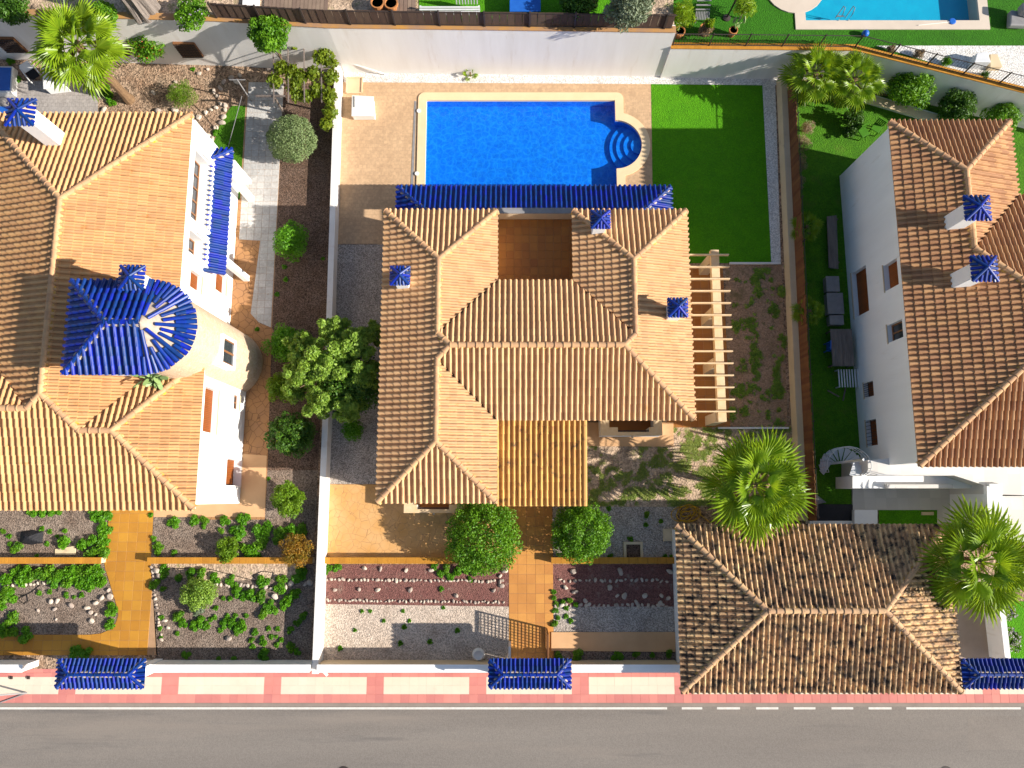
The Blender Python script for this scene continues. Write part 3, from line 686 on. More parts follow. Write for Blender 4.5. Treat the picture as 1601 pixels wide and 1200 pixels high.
for a, b in (((xW,yN,ZE),(rx,yN-hw,zr(hw))), ((x1,yN,ZE),(rx,yN-hw,zr(hw))), ((xW,y1,ZE),(rx,y1+hw,zr(hw))), ((x1,y1,ZE),(rx,y1+hw,zr(hw))),
             ((rx,yN-hw,zr(hw)),(w1n[0],w1n[1],zr(hw))), ((w1n[0],w1n[1],zr(hw)),(cW[0],cW[1],zr(hc))), ((w1s[0],w1s[1],zr(hw)),(cW[0],cW[1],zr(hc))),
             ((rx,y1+hw,zr(hw)),(w1s[0],w1s[1],zr(hw))), ((cW[0],cW[1],zr(hc)),(cE[0],cE[1],zr(hc))), ((xE,y2,ZE),(cE[0],cE[1],zr(hc))),
             ((x2,yN,ZE),(ex_,yN-he,zr(he))), ((xE,yN,ZE),(ex_,yN-he,zr(he))), ((ex_,yN-he,zr(he)),(e1[0],e1[1],zr(he))), ((e1[0],e1[1],zr(he)),(cE[0],cE[1],zr(hc)))):
    caps(ro, a, b, K, mort=mortar)
m = MB()
for a, b in (((x1,yc),(w1n)), ((x1,y2),(w1s)), ((x2,yc),(e1))):
    dz = t*abs(a[0]-b[0]); half_tube(m, (a[0],a[1],ZE-.06), (b[0],b[1],ZE+dz-.06), .10)
m.build('valley_gutter', under, ro)
out_ = [(xW,y1),(x1,y1),(x1,y2),(xE,y2),(xE,yN),(x2,yN),(x2,yc),(x1,yc),(x1,yN),(xW,yN)]
m = MB(); m.prism(out_, ZE-.20, ZE-.05); m.build('soffit', white, house)
i_ = .38
wl = [(xW+i_,y1+i_),(x1-i_,y1+i_),(x1-i_,y2+i_),(xE-i_,y2+i_),(xE-i_,yN-i_),(x2+i_,yN-i_),(x2+i_,yc-i_),(x1-i_,yc-i_),(x1-i_,yN-i_),(xW+i_,yN-i_)]
ZF = 2.2; yp = P(830, 333, 3.05).y
m = MB(); m.prism(wl, -.02, ZE-.201) ; m.build('wall', cream, house)
# roof terrace floor raised above the wall box, with parapet
m = MB(); m.box(x1-i_+.002, x2+i_-.002, yc-i_+.002, yp+.001, -.02, ZF-.02)
rt = m.build('roof_terrace', grout, house)
nx, ny = 11, 10; tw, tl = (x2-x1+2*i_)/nx, (yp-yc+i_)/ny; tm = tile_box(tw-.012, tl-.012, .03, terra_d, 'floor_tile', .005)
for i in range(nx):
    for j in range(ny):
        o = bpy.data.objects.new('floor_tile', tm); o.location = (x1-i_+i*tw+.006, yc-i_+j*tl+.006, ZF-.03); link(o, rt)
# parapet and dark coping at the terrace's pool side
m = MB(); m.box(x1-i_, x2+i_, yp, yp+.16, 0, 3.02); pa = m.build('parapet', cream, house)
m = MB(); m.box(x1-i_, x2+i_, yp-.01, yp+.30, 3.02, 3.06); m.build('coping', metal_g, pa)
# blue tiled porch roof facing the pool
zb = 2.15; bN = P(800, 292, zb).y; bS = yp + .20; bw0, bw1 = P(622, 291, zb).x, P(1048, 292, zb).x; tb = .40; db = bN - bS
rb = roof(house, [([[(bw0,bN),(bw1,bN),(bw1-db,bS),(bw0+db,bS)]], 'y', bN, zb, -1), ([[(bw0,bN),(bw0+db,bS),(bw0,bS)]], 'x', bw0, zb, 1), ([[(bw1,bN),(bw1-db,bS),(bw1,bS)]], 'x', bw1, zb, -1)],
          T['blue'], .275, .40, 200, tb, 'blue_roof_tile', 'porch_roof')
for s_, e_ in ((bw0, bw0+db), (bw1, bw1-db)): caps(rb, (s_, bN, zb), (e_, bS, zb+tb*db), T['blue'], r=.10, mort=mortar_w, mw=.30)
for x in np.linspace(bw0+.5, bw1-.5, 6): m = MB(); m.box(x-.16, x+.16, bN-.75, bN-.43, 0, zb-.25); m.build('porch_column', cream, house)
m = MB(); m.box(bw0+.3, bw1-.3, bN-.70, bN-.48, zb-.249, zb+.04); m.build('porch_beam', cream, house)
# ochre tiled entrance roof
ze0 = 3.35; gx0, gx1 = x1-.02, P(914, 700, 3.6).x; gyS = P(800, 789, ze0).y; gyN = y2 + .45; tg = .13
rg = roof(house, [([[(gx0,gyS),(gx1,gyS),(gx1,gyN),(gx0,gyN)]], 'y', gyS, ze0, 1)], T['porch'], .275, .40, 200, tg, 'ochre_roof_tile', 'entrance_roof')
half = MB(); half_tube(half, (gx1-.02, gyS-.05, ze0+.03), (gx1-.02, y2-.02, ze0+tg*(y2-gyS)+.04), .13); half.build('verge_cap', T['porch'], rg)
m = MB(); m.prism([(gx0+.05,gyS+.12),(gx1-.05,gyS+.12),(gx1-.05,gyN-.3),(gx0+.05,gyN-.3)], ze0-.28, ze0-.14); m.build('entrance_ceiling', white, house)
for x in (gx0+.3, gx1-.35): m = MB(); m.box(x-.17, x+.17, gyS+.2, gyS+.54, 0, ze0-.28); m.build('entrance_column', cream, house)
# parapet porches on the south side
def bay(px0, px1, py0, py1, zt, open0, open1):
    a, b = P(px0, py1, zt), P(px1, py1, zt); yS = a.y; yB = P(px0, py0, zt).y + .9; wv = .42
    m = MB(); m.box(a.x+.02, b.x-.02, yS+.02, yB, -.01, .22); fl = m.build('terrace_floor', terra_d, house)
    m = MB(); m.box(a.x, a.x+wv, yS, yB, 0, zt); m.box(b.x-wv, b.x, yS, yB, 0, zt)
    o0, o1 = P(open0, py1, zt).x, P(open1, py1, zt).x
    m.box(a.x+wv, o0, yS+.001, yS+.40, 0, zt-.001); m.box(o1, b.x-wv, yS+.001, yS+.40, 0, zt-.001); m.box(o0, o1, yS+.002, yS+.16, 0, zt-.002); pp = m.build('parapet_wall', white, house)
    m = MB(); m.box(a.x-.02, a.x+wv+.02, yS-.02, yB, zt, zt+.04); m.box(b.x-wv-.02, b.x+.02, yS-.02, yB, zt+.001, zt+.041)
    m.box(a.x+wv, o0, yS-.021, yS+.42, zt+.001, zt+.042); m.box(o1, b.x-wv, yS-.021, yS+.42, zt+.001, zt+.042); m.box(o0, o1, yS-.022, yS+.17, zt+.001, zt+.043); m.build('parapet_coping', wood_p, pp)
    m = MB()
    for k in range(9):
        x = o0 + (o1-o0)*(k+.5)/9; m.box(x-.02, x+.02, yS+.22, yS+.25, .2, zt-.1)
    m.box(o0, o1, yS+.20, yS+.27, zt-.1, zt-.05); m.build('railing', metal_d, pp)
    m = MB(); cx = (o0+o1)/2; m.box(cx-.05, cx+.05, yS-.12, yS-.002, zt-.45, zt-.36); m.build('drain_spout', cream, pp)
bay(632, 724, 786, 801, 1.15, 652, 702); bay(940, 1035, 655, 680, 1.15, 966, 1015)
sheet('peach_terrace', [(914,660),(1053,660),(1053,698),(914,697)], .05, peach, th=.06)
for px, py, zt, zb_ in ((625,430,5.9,4.2), (939,342,5.9,4.2), (1060,480,5.9,4.3)): chimney(house, px, py, zt, zb_, .31, .43)
# ---------------------------------------------------------------- pergola terrace on the east side
pz = 2.35
yt0, yt1 = P(1110,668).y, P(1110,416).y; xt0, xt1 = xE-.8, P(1138,540).x
pd_ = paved('pergola_floor', xE-.45, P(1136,540).x, yt0, yt1, .44, .44, terra_d, 'floor_tile', z=.03)
pg = thing('pergola', ((xE+xt1)/2, 9, 0), 'cream wooden pergola of parallel beams along the east side of the central villa', 'pergola')
bx = P(1123, 530, pz).x
ya, yb = P(1120, 659, pz).y, P(1112, 391, pz).y
m = MB(); m.box(bx-.22, bx+.22, ya, yb, pz-.22, pz+.10); m.build('main_beam', wood_p, pg, bevel=.01)
for k in range(14):
    py = 398 + k*18.9*((643-398)/(13*18.9)); y = P(1100, py, pz+.25).y
    m = MB(); xe = P(1136 + k*.75, py, pz+.25).x; m.bar((xE-i_-.02, y, pz+.22), (xe+.12, y, pz+.22), .068, .20); m.build('cross_beam', wood_p, pg, bevel=.008)
for py in (403, 487, 566, 651):
    c = P(1115, py, pz-.1); m = MB(); m.box(bx-.26, bx+.26, c.y-.26, c.y+.26, 0, pz-.221); m.build('pillar', cream, pg, bevel=.01)
# ---------------------------------------------------------------- left house
lh = thing('villa', (-20, 8, 0), 'white villa with apricot tiled roof and blue-tiled round tower', 'house')
ZL_ = 6.2; tl_ = .3
lE, lR, lW_, lN = -16.1, -21.25, -26.4, 19.05
lS, wE, wN = -.5, -14.65, 6.55; wy = (wN+lS)/2; wx = wE-(wN-lS)/2
PLl = [
 ([[(lE,lN),(lR,lN+lR-lE),(lR,4.64),(-19.63,wy),(lE,wN)]], 'x', lE, ZL_, -1),
 ([[(lW_,lN),(lE,lN),(lR,lN+lR-lE)]], 'y', lN, ZL_, -1),
 ([[(lW_,lN),(lR,lN+lR-lE),(lR,4.64),(-21.9,4.0),(lW_,8.5)]], 'x', lW_, ZL_, 1),
 ([[(-32,lS),(wE,lS),(wx,wy),(-32,wy)], [(-32,wy),(-19.63,wy),(-20.61,4.0),(-32,4.0)], [(-21.9,4.0),(-20.61,4.0),(lR,4.64)]], 'y', lS, ZL_, 1),
 ([[(wE,lS),(wE,wN),(wx,wy)]], 'x', wE, ZL_, -1),
 ([[(lE,wN),(wE,wN),(wx,wy),(-19.63,wy)]], 'y', wN, ZL_, -1),
 ([[(-32,8.5),(lW_,8.5),(-21.9,4.0),(-32,4.0)]], 'y', 8.5, ZL_, -1)]
ro = roof(lh, PLl, T['left'], .285, .43, 300)
zz = lambda d: ZL_ + .3*d; zR = zz(lE-lR); zw = zz((wN-lS)/2)
for a, b in (((lE,lN,ZL_),(lR,lN+lR-lE,zR)), ((lW_,lN,ZL_),(lR,lN+lR-lE,zR)), ((lR,lN+lR-lE,zR),(lR,4.64,zR)), ((-19.63,wy,zw),(lR,4.64,zR)),
             ((-19.63,wy,zw),(wx,wy,zw)), ((wE,lS,ZL_),(wx,wy,zw)), ((wE,wN,ZL_),(wx,wy,zw)), ((-21.9,4.0,zz(4.5)),(lR,4.64,zR)), ((-32,4.0,zz(4.5)),(-21.9,4.0,zz(4.5)))):
    caps(ro, a, b, T['cap'], mort=mortar)
m = MB(); m.prism([(-32,lS),(wE,lS),(wE,wN),(lE,wN),(lE,lN),(lW_,lN),(lW_,8.5),(-32,8.5)], ZL_-.16, ZL_-.05); m.build('soffit', white, lh)
m = MB(); m.prism([(-31.8,lS+.25),(-15.5,lS+.25),(-15.5,wN-.25),(-16.7,wN-.25),(-16.7,lN-.3),(lW_+.3,lN-.3),(lW_+.3,8.2),(-31.8,8.2)], 0, ZL_-.161); m.build('inner_wall', white, lh)
def fy(py, z, x): return P(300, py, z).y
aw = -16.0
ops = [(fy(352,4.6,0), fy(247,4.8,0), 3.95, 5.75, .6), (fy(404,4.6,0), fy(371,4.6,0), 3.95, 5.75, .6), (fy(462,3.6,0), fy(436,3.6,0), 4.0, 5.3, .25), (fy(458,1.5,0), fy(428,1.5,0), .9, 2.3, .25)]
facade(lh, 'x', aw, 9.2, lN-.2, 0, ZL_-.17, 1, .66, ops, white)
for o, k in zip(ops, ('glass', 'glass', 'shutter', 'shutter')): win_fill(lh, 'x', aw, 1, o, k)
m = MB()
for o in ops[:2]: m.box(aw-.05, aw+.18, o[0]-.25, o[1]+.25, 3.55, 3.93); m.box(aw-.02, aw+.16, o[0]-.26, o[0]-.04, 3.931, 5.2); m.box(aw-.02, aw+.16, o[1]+.04, o[1]+.26, 3.931, 5.2)
m.build('balcony_parapet', white, lh)
bw = -14.87
ops = [(P(0,676,4.6).y, P(0,607,4.6).y, 3.75, 5.35, .30), (P(0,640,1.2).y, P(0,618,1.2).y, .9, 1.7, .22), (P(0,759,.5).y, P(0,719,.5).y, .02, 2.1, .45)]
facade(lh, 'x', bw, lS+.2, wN-.15, 0, ZL_-.17, 1, .5, ops, white)
for o, k in zip(ops, ('shutter', 'glass', 'shutter')): win_fill(lh, 'x', bw, 1, o, k, 'door' if o[2] < .1 else 'window')
facade(lh, 'y', wN-.17, aw, bw-.001, 0, ZL_-.17, 1, .2, [], white)
# blue canopy over the porch
cz = 3.25; ca, cb = P(330, 430, cz).y, P(340, 230, cz+.3).y; cx1 = P(357, 330, cz).x; cx0 = aw+.01; cd = cx1-cx0
rc = roof(lh, [([[(cx1,ca),(cx1,cb),(cx0,cb-cd),(cx0,ca)]], 'x', cx1, cz, -1, .75), ([[(cx1,cb),(cx0,cb),(cx0,cb-cd)]], 'y', cb, cz, -1, .75)], T['blue'], .27, .40, 150, .5, 'blue_roof_tile', 'canopy_roof')
caps(rc, (cx1,cb,cz), (cx0,cb-cd,cz+.75*cd), T['blue'], r=.10, mort=mortar_w, mw=.28)
for py in (300, 427):
    y = P(0, py, 1).y; m = MB(); m.box(cx1-.20, cx1+.12, y-.16, y+.16, 0, cz-.06); m.build('canopy_pillar', white, lh)
m = MB(); m.box(aw, cx1-.1, cb-.5, cb-.25, 0, 2.6); m.build('porch_side_wall', white, lh)
# tower with half-round end
tz, tt_ = 9.0, .42; tx0, tx1, ty0, ty1 = -19.5, -15.95, 5.35, 9.5; tcy = (ty0+ty1)/2; tr_ = (ty1-ty0)/2
m = MB(); m.prism([(tx0+.25,ty0+.25),(tx1,ty0+.25),(tx1,ty1-.25),(tx0+.25,ty1-.25)], 6.0, tz-.05); m.build('tower_wall', white, lh)
hr = tr_-.16; n = 28; m = MB(); prof = []
lp = [(tx1 + hr*math.cos(-math.pi/2+math.pi*k/n), tcy + hr*math.sin(-math.pi/2+math.pi*k/n)) for k in range(n+1)]
m.prism(lp, 0, tz-.05); tw_ = m.build('round_tower', stone_tower, lh)
# tower window: deep white surround
ang = -.04; ww = .62; wz0, wz1 = 4.35, 5.75; cx = tx1+hr; 
m = MB()
y0_, y1_ = tcy-.95, tcy+.25; 
m.box(cx-.35, cx+.10, y0_-.16, y0_, wz0-.16, wz1+.16); m.box(cx-.35, cx+.10, y1_, y1_+.16, wz0-.16, wz1+.16)
m.box(cx-.35, cx+.101, y0_, y1_, wz0-.16, wz0); m.box(cx-.35, cx+.101, y0_, y1_, wz1, wz1+.16); wn = m.build('window', white, lh)
m = MB(); m.box(cx-.30, cx+.03, y0_, y1_, wz0, wz1); m.build('pane', glass, wn)
m = MB(); m.box(cx-.3, cx+.05, (y0_+y1_)/2-.05, (y0_+y1_)/2+.05, wz0, wz1); m.box(cx-.3, cx+.05, y0_, y0_+.07, wz0, wz1); m.box(cx-.3, cx+.05, y1_-.07, y1_, wz0, wz1); m.build('frame', frame_b, wn)
rdx = tx0+tr_; zri = tz+tt_*tr_
rt_ = roof(lh, [([[(tx0,ty1),(tx1,ty1),(tx1,tcy),(rdx,tcy)]], 'y', ty1, tz, -1, tt_), ([[(tx0,ty0),(tx1,ty0),(tx1,tcy),(rdx,tcy)]], 'y', ty0, tz, 1, tt_),
                ([[(tx0,ty1),(rdx,tcy),(tx0,ty0)]], 'x', tx0, tz, 1, tt_)], T['blue'], .29, .42, 200, tt_, 'blue_roof_tile', 'tower_roof', mortar_w)
for a in ((tx0,ty1,tz), (tx0,ty0,tz)): caps(rt_, a, (rdx,tcy,zri), T['blue'], r=.11, mort=mortar_w, mw=.34)
caps(rt_, (rdx,tcy,zri), (tx1,tcy,zri), T['blue'], r=.11, mort=mortar_w, mw=.34)
m = MB(); N2 = 26
lp = [Vector((tx1 + tr_*math.cos(-math.pi/2+math.pi*k/N2), tcy + tr_*math.sin(-math.pi/2+math.pi*k/N2), tz-.03)) for k in range(N2+1)]
ap = Vector((tx1, tcy, zri-.02)); m.add(lp + [ap], [(k, k+1, N2+1) for k in range(N2)]); m.build('apse_bed', mortar_w, rt_)
for k in range(N2+1):
    p0 = lp[k].copy(); d = (p0-ap); p0 = ap + d*(1.0 + random.uniform(.0, .035)); f = .18 if k % 6 == 1 else (.42 if k % 2 else .66)
    if k % 5 == 3: f += .1
    q = ap + d*f + Vector((0, 0, .03)); q += Vector((random.uniform(-.04, .04), random.uniform(-.04, .04), 0)); p0.z += .03
    seg = 3 if f < .5 else 2
    for s_ in range(seg):
        m = MB(); a_ = p0.lerp(q, s_/seg); b_ = p0.lerp(q, (s_+1.06)/seg); half_tube(m, a_ + Vector((0, 0, .02)), b_, .105 - .012*s_); m.build('blue_roof_tile', T['blue'], rt_)
chimney(lh, 205, 433, 10.0, 7.2, .30, .5); chimney(lh, 31, 174, 9.4, 6.3, .38, .62)
# ---------------------------------------------------------------- right house
rh = thing('villa', (24, 9, 0), 'white villa with brown tiled roof on the right, beside a spiral staircase', 'house')
ZRh = 5.8; a0 = 19.16
PLr = [
 ([[(a0,18.87),(22.2,15.83),(22.2,4.54),(a0,1.5)], [(22.2,11.86),(25.86,8.2),(22.2,4.54)]], 'x', a0, ZRh, 1),
 ([[(a0,18.87),(25.24,18.87),(22.2,15.83)]], 'y', 18.87, ZRh, -1),
 ([[(25.24,18.87),(22.2,15.83),(22.2,11.86),(25.24,14.9)]], 'x', 25.24, ZRh, -1),
 ([[(25.24,14.9),(34,14.9),(34,8.2),(25.86,8.2),(22.2,11.86)]], 'y', 14.9, ZRh, -1),
 ([[(a0,1.5),(34,1.5),(34,8.2),(25.86,8.2)]], 'y', 1.5, ZRh, 1)]
ro = roof(rh, PLr, T['right'], .27, .45, 300)
zz = lambda d: ZRh+.3*d
for a, b in (((a0,18.87,ZRh),(22.2,15.83,zz(3.04))), ((25.24,18.87,ZRh),(22.2,15.83,zz(3.04))), ((22.2,15.83,zz(3.04)),(22.2,11.86,zz(3.04))),
             ((22.2,11.86,zz(3.04)),(25.86,8.2,zz(6.7))), ((a0,1.5,ZRh),(25.86,8.2,zz(6.7))), ((25.86,8.2,zz(6.7)),(34,8.2,zz(6.7)))):
    caps(ro, a, b, T['cap'], mort=mortar)
m = MB(); half_tube(m, (25.24,14.9,ZRh-.06), (22.2,11.86,zz(3.04)-.06), .10); m.build('valley_gutter', under, ro)
m = MB(); m.prism([(a0,1.5),(34,1.5),(34,14.9),(25.24,14.9),(25.24,18.87),(a0,18.87)], ZRh-.16, ZRh-.05); m.build('soffit', white, rh)
rw = a0+.06
m = MB(); m.prism([(rw+.6,1.7),(33.9,1.7),(33.9,14.6),(25.0,14.6),(25.0,18.6),(rw+.6,18.6)], 0, ZRh-.161); m.build('inner_wall', white, rh)
ops = [(P(0,490,1.5).y, P(0,420,1.5).y, .55, 2.2, .28), (P(0,450,4.6).y, P(0,410,4.6).y, 4.0, 5.3, .28), (P(0,535,4.0).y, P(0,508,4.0).y, 3.9, 5.3, .28),
       (P(0,620,1.5).y, P(0,597,1.5).y, 1.0, 2.0, .25), (P(0,696,1.5).y, P(0,656,1.5).y, .9, 2.0, .25)]
facade(rh, 'x', rw, 1.65, 18.65, 0, ZRh-.17, -1, .55, ops, white)
for o, k in zip(ops, ('shutter', 'shutter', 'glass', 'shutter', 'shutter')): win_fill(rh, 'x', rw, -1, o, k)
m = MB()
for o in ops[3:]:
    for k in range(7):
        y = o[0]+(o[1]-o[0])*(k+.5)/7; m.box(rw-.03, rw-.012, y-.012, y+.012, o[2], o[3])
    m.box(rw-.034, rw-.01, o[0], o[1], (o[2]+o[3])/2-.015, (o[2]+o[3])/2+.015)
m.build('window_bars', metal_d, rh)
for px, py in ((1529,324), (1540,419)): chimney(rh, px, py, 8.4, 6.0, .36, .56)
# upper terrace, lower patio
zt = 3.0
A = lambda x, y, z=zt: tuple(P(x, y, z)[:2])
m = MB(); m.prism([A(1357,719), A(1440,712), A(1640,690), A(1640,775), A(1538,772), A(1538,758), A(1492,743), A(1357,743)], 0, zt); tr1 = m.build('upper_floor', floor_w, rh)
m = MB(); m.prism([A(1541,775), A(1640,775), A(1640,850), A(1548,850)], 0, zt-.002); m.build('upper_floor', floor_w, rh)
m = MB(); m.prism([A(1541,760), A(1538,760), A(1541,850), A(1546,850)], 0, zt+.25); m.build('floor_edge', white, rh)
m = MB(); m.prism([A(1333,744,2.0), A(1492,744,2.0), A(1536,759,2.0), A(1536,763,2.0), A(1333,763,2.0)], 0, 2.0); lg = m.build('ledge', white, rh)
m = MB(); m.prism([A(1387,757,2.3), A(1490,757,2.3), A(1490,763,2.3), A(1387,763,2.3)], 2.001, 2.3); m.build('bench', floor_w, lg)
m = MB(); m.prism([A(1333,764,.1), A(1540,764,.1), A(1540,850,.1), A(1466,850,.1), A(1466,797,.1), A(1333,797,.1)], -.01, .1); m.build('patio_floor', floor_w, rh)
m = MB(); m.prism([A(1336,797,.8), A(1372,797,.8), A(1372,822,.8), A(1336,822,.8)], 0, .8); m.build('planter_wall', white, rh)
m = MB(); m.prism([A(1545,756,3.1), A(1565,756,3.1), A(1566,800,3.1), A(1546,800,3.1)], zt+.001, 3.2); m.build('skylight', metal_w, rh)
# ---------------------------------------------------------------- spiral staircase
cc = P(1318, 722, 1.6); r0, r1_ = .10, .78
ss = thing('spiral_staircase', (cc.x, cc.y, 0), 'white metal spiral staircase with curved railing at the corner of the right villa', 'staircase')
m = MB(); m.tube([(cc.x,cc.y,0),(cc.x,cc.y,3.9)], .07, 10); m.build('central_pole', metal_w, ss, smooth=True)
NS = 15
hand = []
for k in range(NS):
    t0 = -2.2 - k*.40; z = .2 + k*.19; m = MB(); pts = []
    for r, a in ((r0, t0), (r1_, t0), (r1_, t0-.22), (r1_, t0-.44), (r0, t0-.44)): pts.append((cc.x+r*math.cos(a), cc.y+r*math.sin(a)))
    m.prism(pts, z-.03, z); m.build('tread', metal_w, ss)
    a = t0-.22; p = Vector((cc.x+r1_*math.cos(a), cc.y+r1_*math.sin(a), z)); hand.append(p + Vector((0, 0, .95)))
    m = MB(); m.tube([p, p + Vector((0, 0, .95))], .016, 5); m.build('baluster', metal_w, ss)
for dz in (0, -.3, -.6):
    m = MB(); m.tube([h + Vector((0, 0, dz)) for h in hand], .02, 6); m.build('handrail', metal_w, ss, smooth=True)
# terrace railing of the right villa
m = MB(); q0, q1 = P(1357,743,zt), P(1390,743,zt)
m.tube([q0+Vector((0,0,.9)), q1+Vector((0,0,.9))], .02, 6)
for k in range(4): q = q0.lerp(q1, k/3); m.tube([q, q+Vector((0,0,.9))], .016, 5)
m.build('terrace_railing', metal_w, rh)
# ---------------------------------------------------------------- carport
cp = thing('carport', (15, -5.4, 0), 'large double carport with lichen-stained tiled hip roof at the street', 'carport')
zc = 2.5; cx0, cx1, cy0, cy1 = 8.36, 22.1, -9.42, -1.38; hh = (cy1-cy0)/2; cm = (cy0+cy1)/2
ro = roof(cp, [([[(cx0,cy1),(cx1,cy1),(cx1-hh,cm),(cx0+hh,cm)]], 'y', cy1, zc, -1), ([[(cx0,cy0),(cx1,cy0),(cx1-hh,cm),(cx0+hh,cm)]], 'y', cy0, zc, 1),
               ([[(cx0,cy0),(cx0,cy1),(cx0+hh,cm)]], 'x', cx0, zc, 1), ([[(cx1,cy0),(cx1,cy1),(cx1-hh,cm)]], 'x', cx1, zc, -1)], T['car'], .275, .40, 300)
for a in ((cx0,cy0),(cx0,cy1)): caps(ro, (a[0],a[1],zc), (cx0+hh,cm,zc+.3*hh), T['capcar'], mort=mortar)
for a in ((cx1,cy0),(cx1,cy1)): caps(ro, (a[0],a[1],zc), (cx1-hh,cm,zc+.3*hh), T['capcar'], mort=mortar)
caps(ro, (cx0+hh,cm,zc+.3*hh), (cx1-hh,cm,zc+.3*hh), T['capcar'], mort=mortar)
for b_ in ((cx0+.3, cx0+.55, cy0+.4, cy1-.3), (cx0+.551, cx1-1.2, cy1-.55, cy1-.3), (cx1-1.45, cx1-1.2, cy0+.4, cy1-.551)): m = MB(); m.box(*b_, 0, zc-.13); m.build('wall', white, cp)
m = MB(); m.box((cx0+cx1)/2-.2, (cx0+cx1)/2+.2, cy0+.42, cy0+.82, 0, zc-.13); m.build('pillar', white, cp)
m = MB(); m.box(cx0+.1, cx1-.1, cy0+.1, cy1-.1, zc-.12, zc-.04); m.build('ceiling', white, cp)
sheet('carport_floor', rect(cx0+.56, cx1-1.46, -8.97, cy1-.56), .01, kerb_m, px=False)
# ramp and white wall right of the carport
sheet('driveway', [(1490,900),(1540,900),(1560,1036),(1500,1036)], .02, M('driveway_concrete', (.42,.33,.27), (.36,.28,.22), 1, .9))
# ---------------------------------------------------------------- gate roofs on the street wall
def gate(px0, px1, label, east=True, west=True):
    zg = 2.6; a, b = P(px0, 1031, zg), P(px1, 1074, zg); gx0_, gx1_, gy0, gy1 = a.x, b.x, b.y, a.y; h_ = (gy1-gy0)/2; mid = (gy0+gy1)/2; tg_ = .38
    g_ = thing('gate_house', ((gx0_+gx1_)/2, mid, 0), label, 'gateway')
    r_ = roof(g_, [([[(gx0_,gy1),(gx1_,gy1),(gx1_-h_,mid),(gx0_+h_,mid)]], 'y', gy1, zg, -1), ([[(gx0_,gy0),(gx1_,gy0),(gx1_-h_,mid),(gx0_+h_,mid)]], 'y', gy0, zg, 1),
                   ([[(gx0_,gy0),(gx0_,gy1),(gx0_+h_,mid)]], 'x', gx0_, zg, 1), ([[(gx1_,gy0),(gx1_,gy1),(gx1_-h_,mid)]], 'x', gx1_, zg, -1)], T['blue'], .215, .36, 300, tg_, 'blue_roof_tile', 'roof', mortar_w)
    for xx, sx in ((gx0_, 1), (gx1_, -1)):
        for yy in (gy0, gy1): caps(r_, (xx, yy, zg), (xx+sx*h_, mid, zg+tg_*h_), T['blue'], .34, .085, mort=mortar_w, mw=.26)
    caps(r_, (gx0_+h_, mid, zg+tg_*h_), (gx1_-h_, mid, zg+tg_*h_), T['blue'], .34, .085, mort=mortar_w, mw=.28)
    for xx in (gx0_+.35, gx1_-.75): m = MB(); m.box(xx, xx+.40, -8.90, -8.40, 0, zg-.25); m.build('gate_pillar', white, g_)
    m = MB(); m.box(gx0_+.35, gx1_-.35, -8.88, -8.42, zg-.249, zg+.04); m.build('lintel', white, g_); return g_, gx0_, gx1_
gate(93, 224, 'blue-tiled gateway roof on the street wall of the left plot'); 
G2 = gate(766, 891, 'blue-tiled gateway roof at the foot of the central entrance path')
gate(1503, 1660, 'long blue-tiled gateway roof cut off by the right edge of the picture')
# lattice gate leaf standing open
gt = thing('lattice_gate', (G2[2]-.75, -8.4, 0), 'brown lattice gate leaf standing open at the end of the entrance path', 'gate')
gx = P(856, 1000, 1.0).x; gy_a, gy_b = -8.42, P(855, 991, 1.9).y
m = MB()
for y0_, y1_, z0_, z1_ in ((gy_a, gy_b, 1.85, 1.95), (gy_a, gy_b, .05, .15), (gy_a, gy_a+.08, .15, 1.85), (gy_b-.08, gy_b, .15, 1.85)): m.box(gx-.03, gx+.03, y0_, y1_, z0_, z1_)
m.build('frame', frame_b, gt)
for k in range(11):
    y = gy_a + (gy_b-gy_a)*(k+.5)/11; m = MB(); m.box(gx-.012, gx+.0, y-.018, y+.018, .15, 1.85); m.build('lattice_slat', frame_b, gt)
for k in range(17):
    z = .2 + k*.1; m = MB(); m.box(gx+.001, gx+.012, gy_a+.08, gy_b-.08, z-.018, z+.018); m.build('lattice_slat', frame_b, gt)
m = MB(); m.box(-.18, -.06, -8.42, -7.5, 0, 1.5); m.build('gate_post_panel', metal_w, gt)
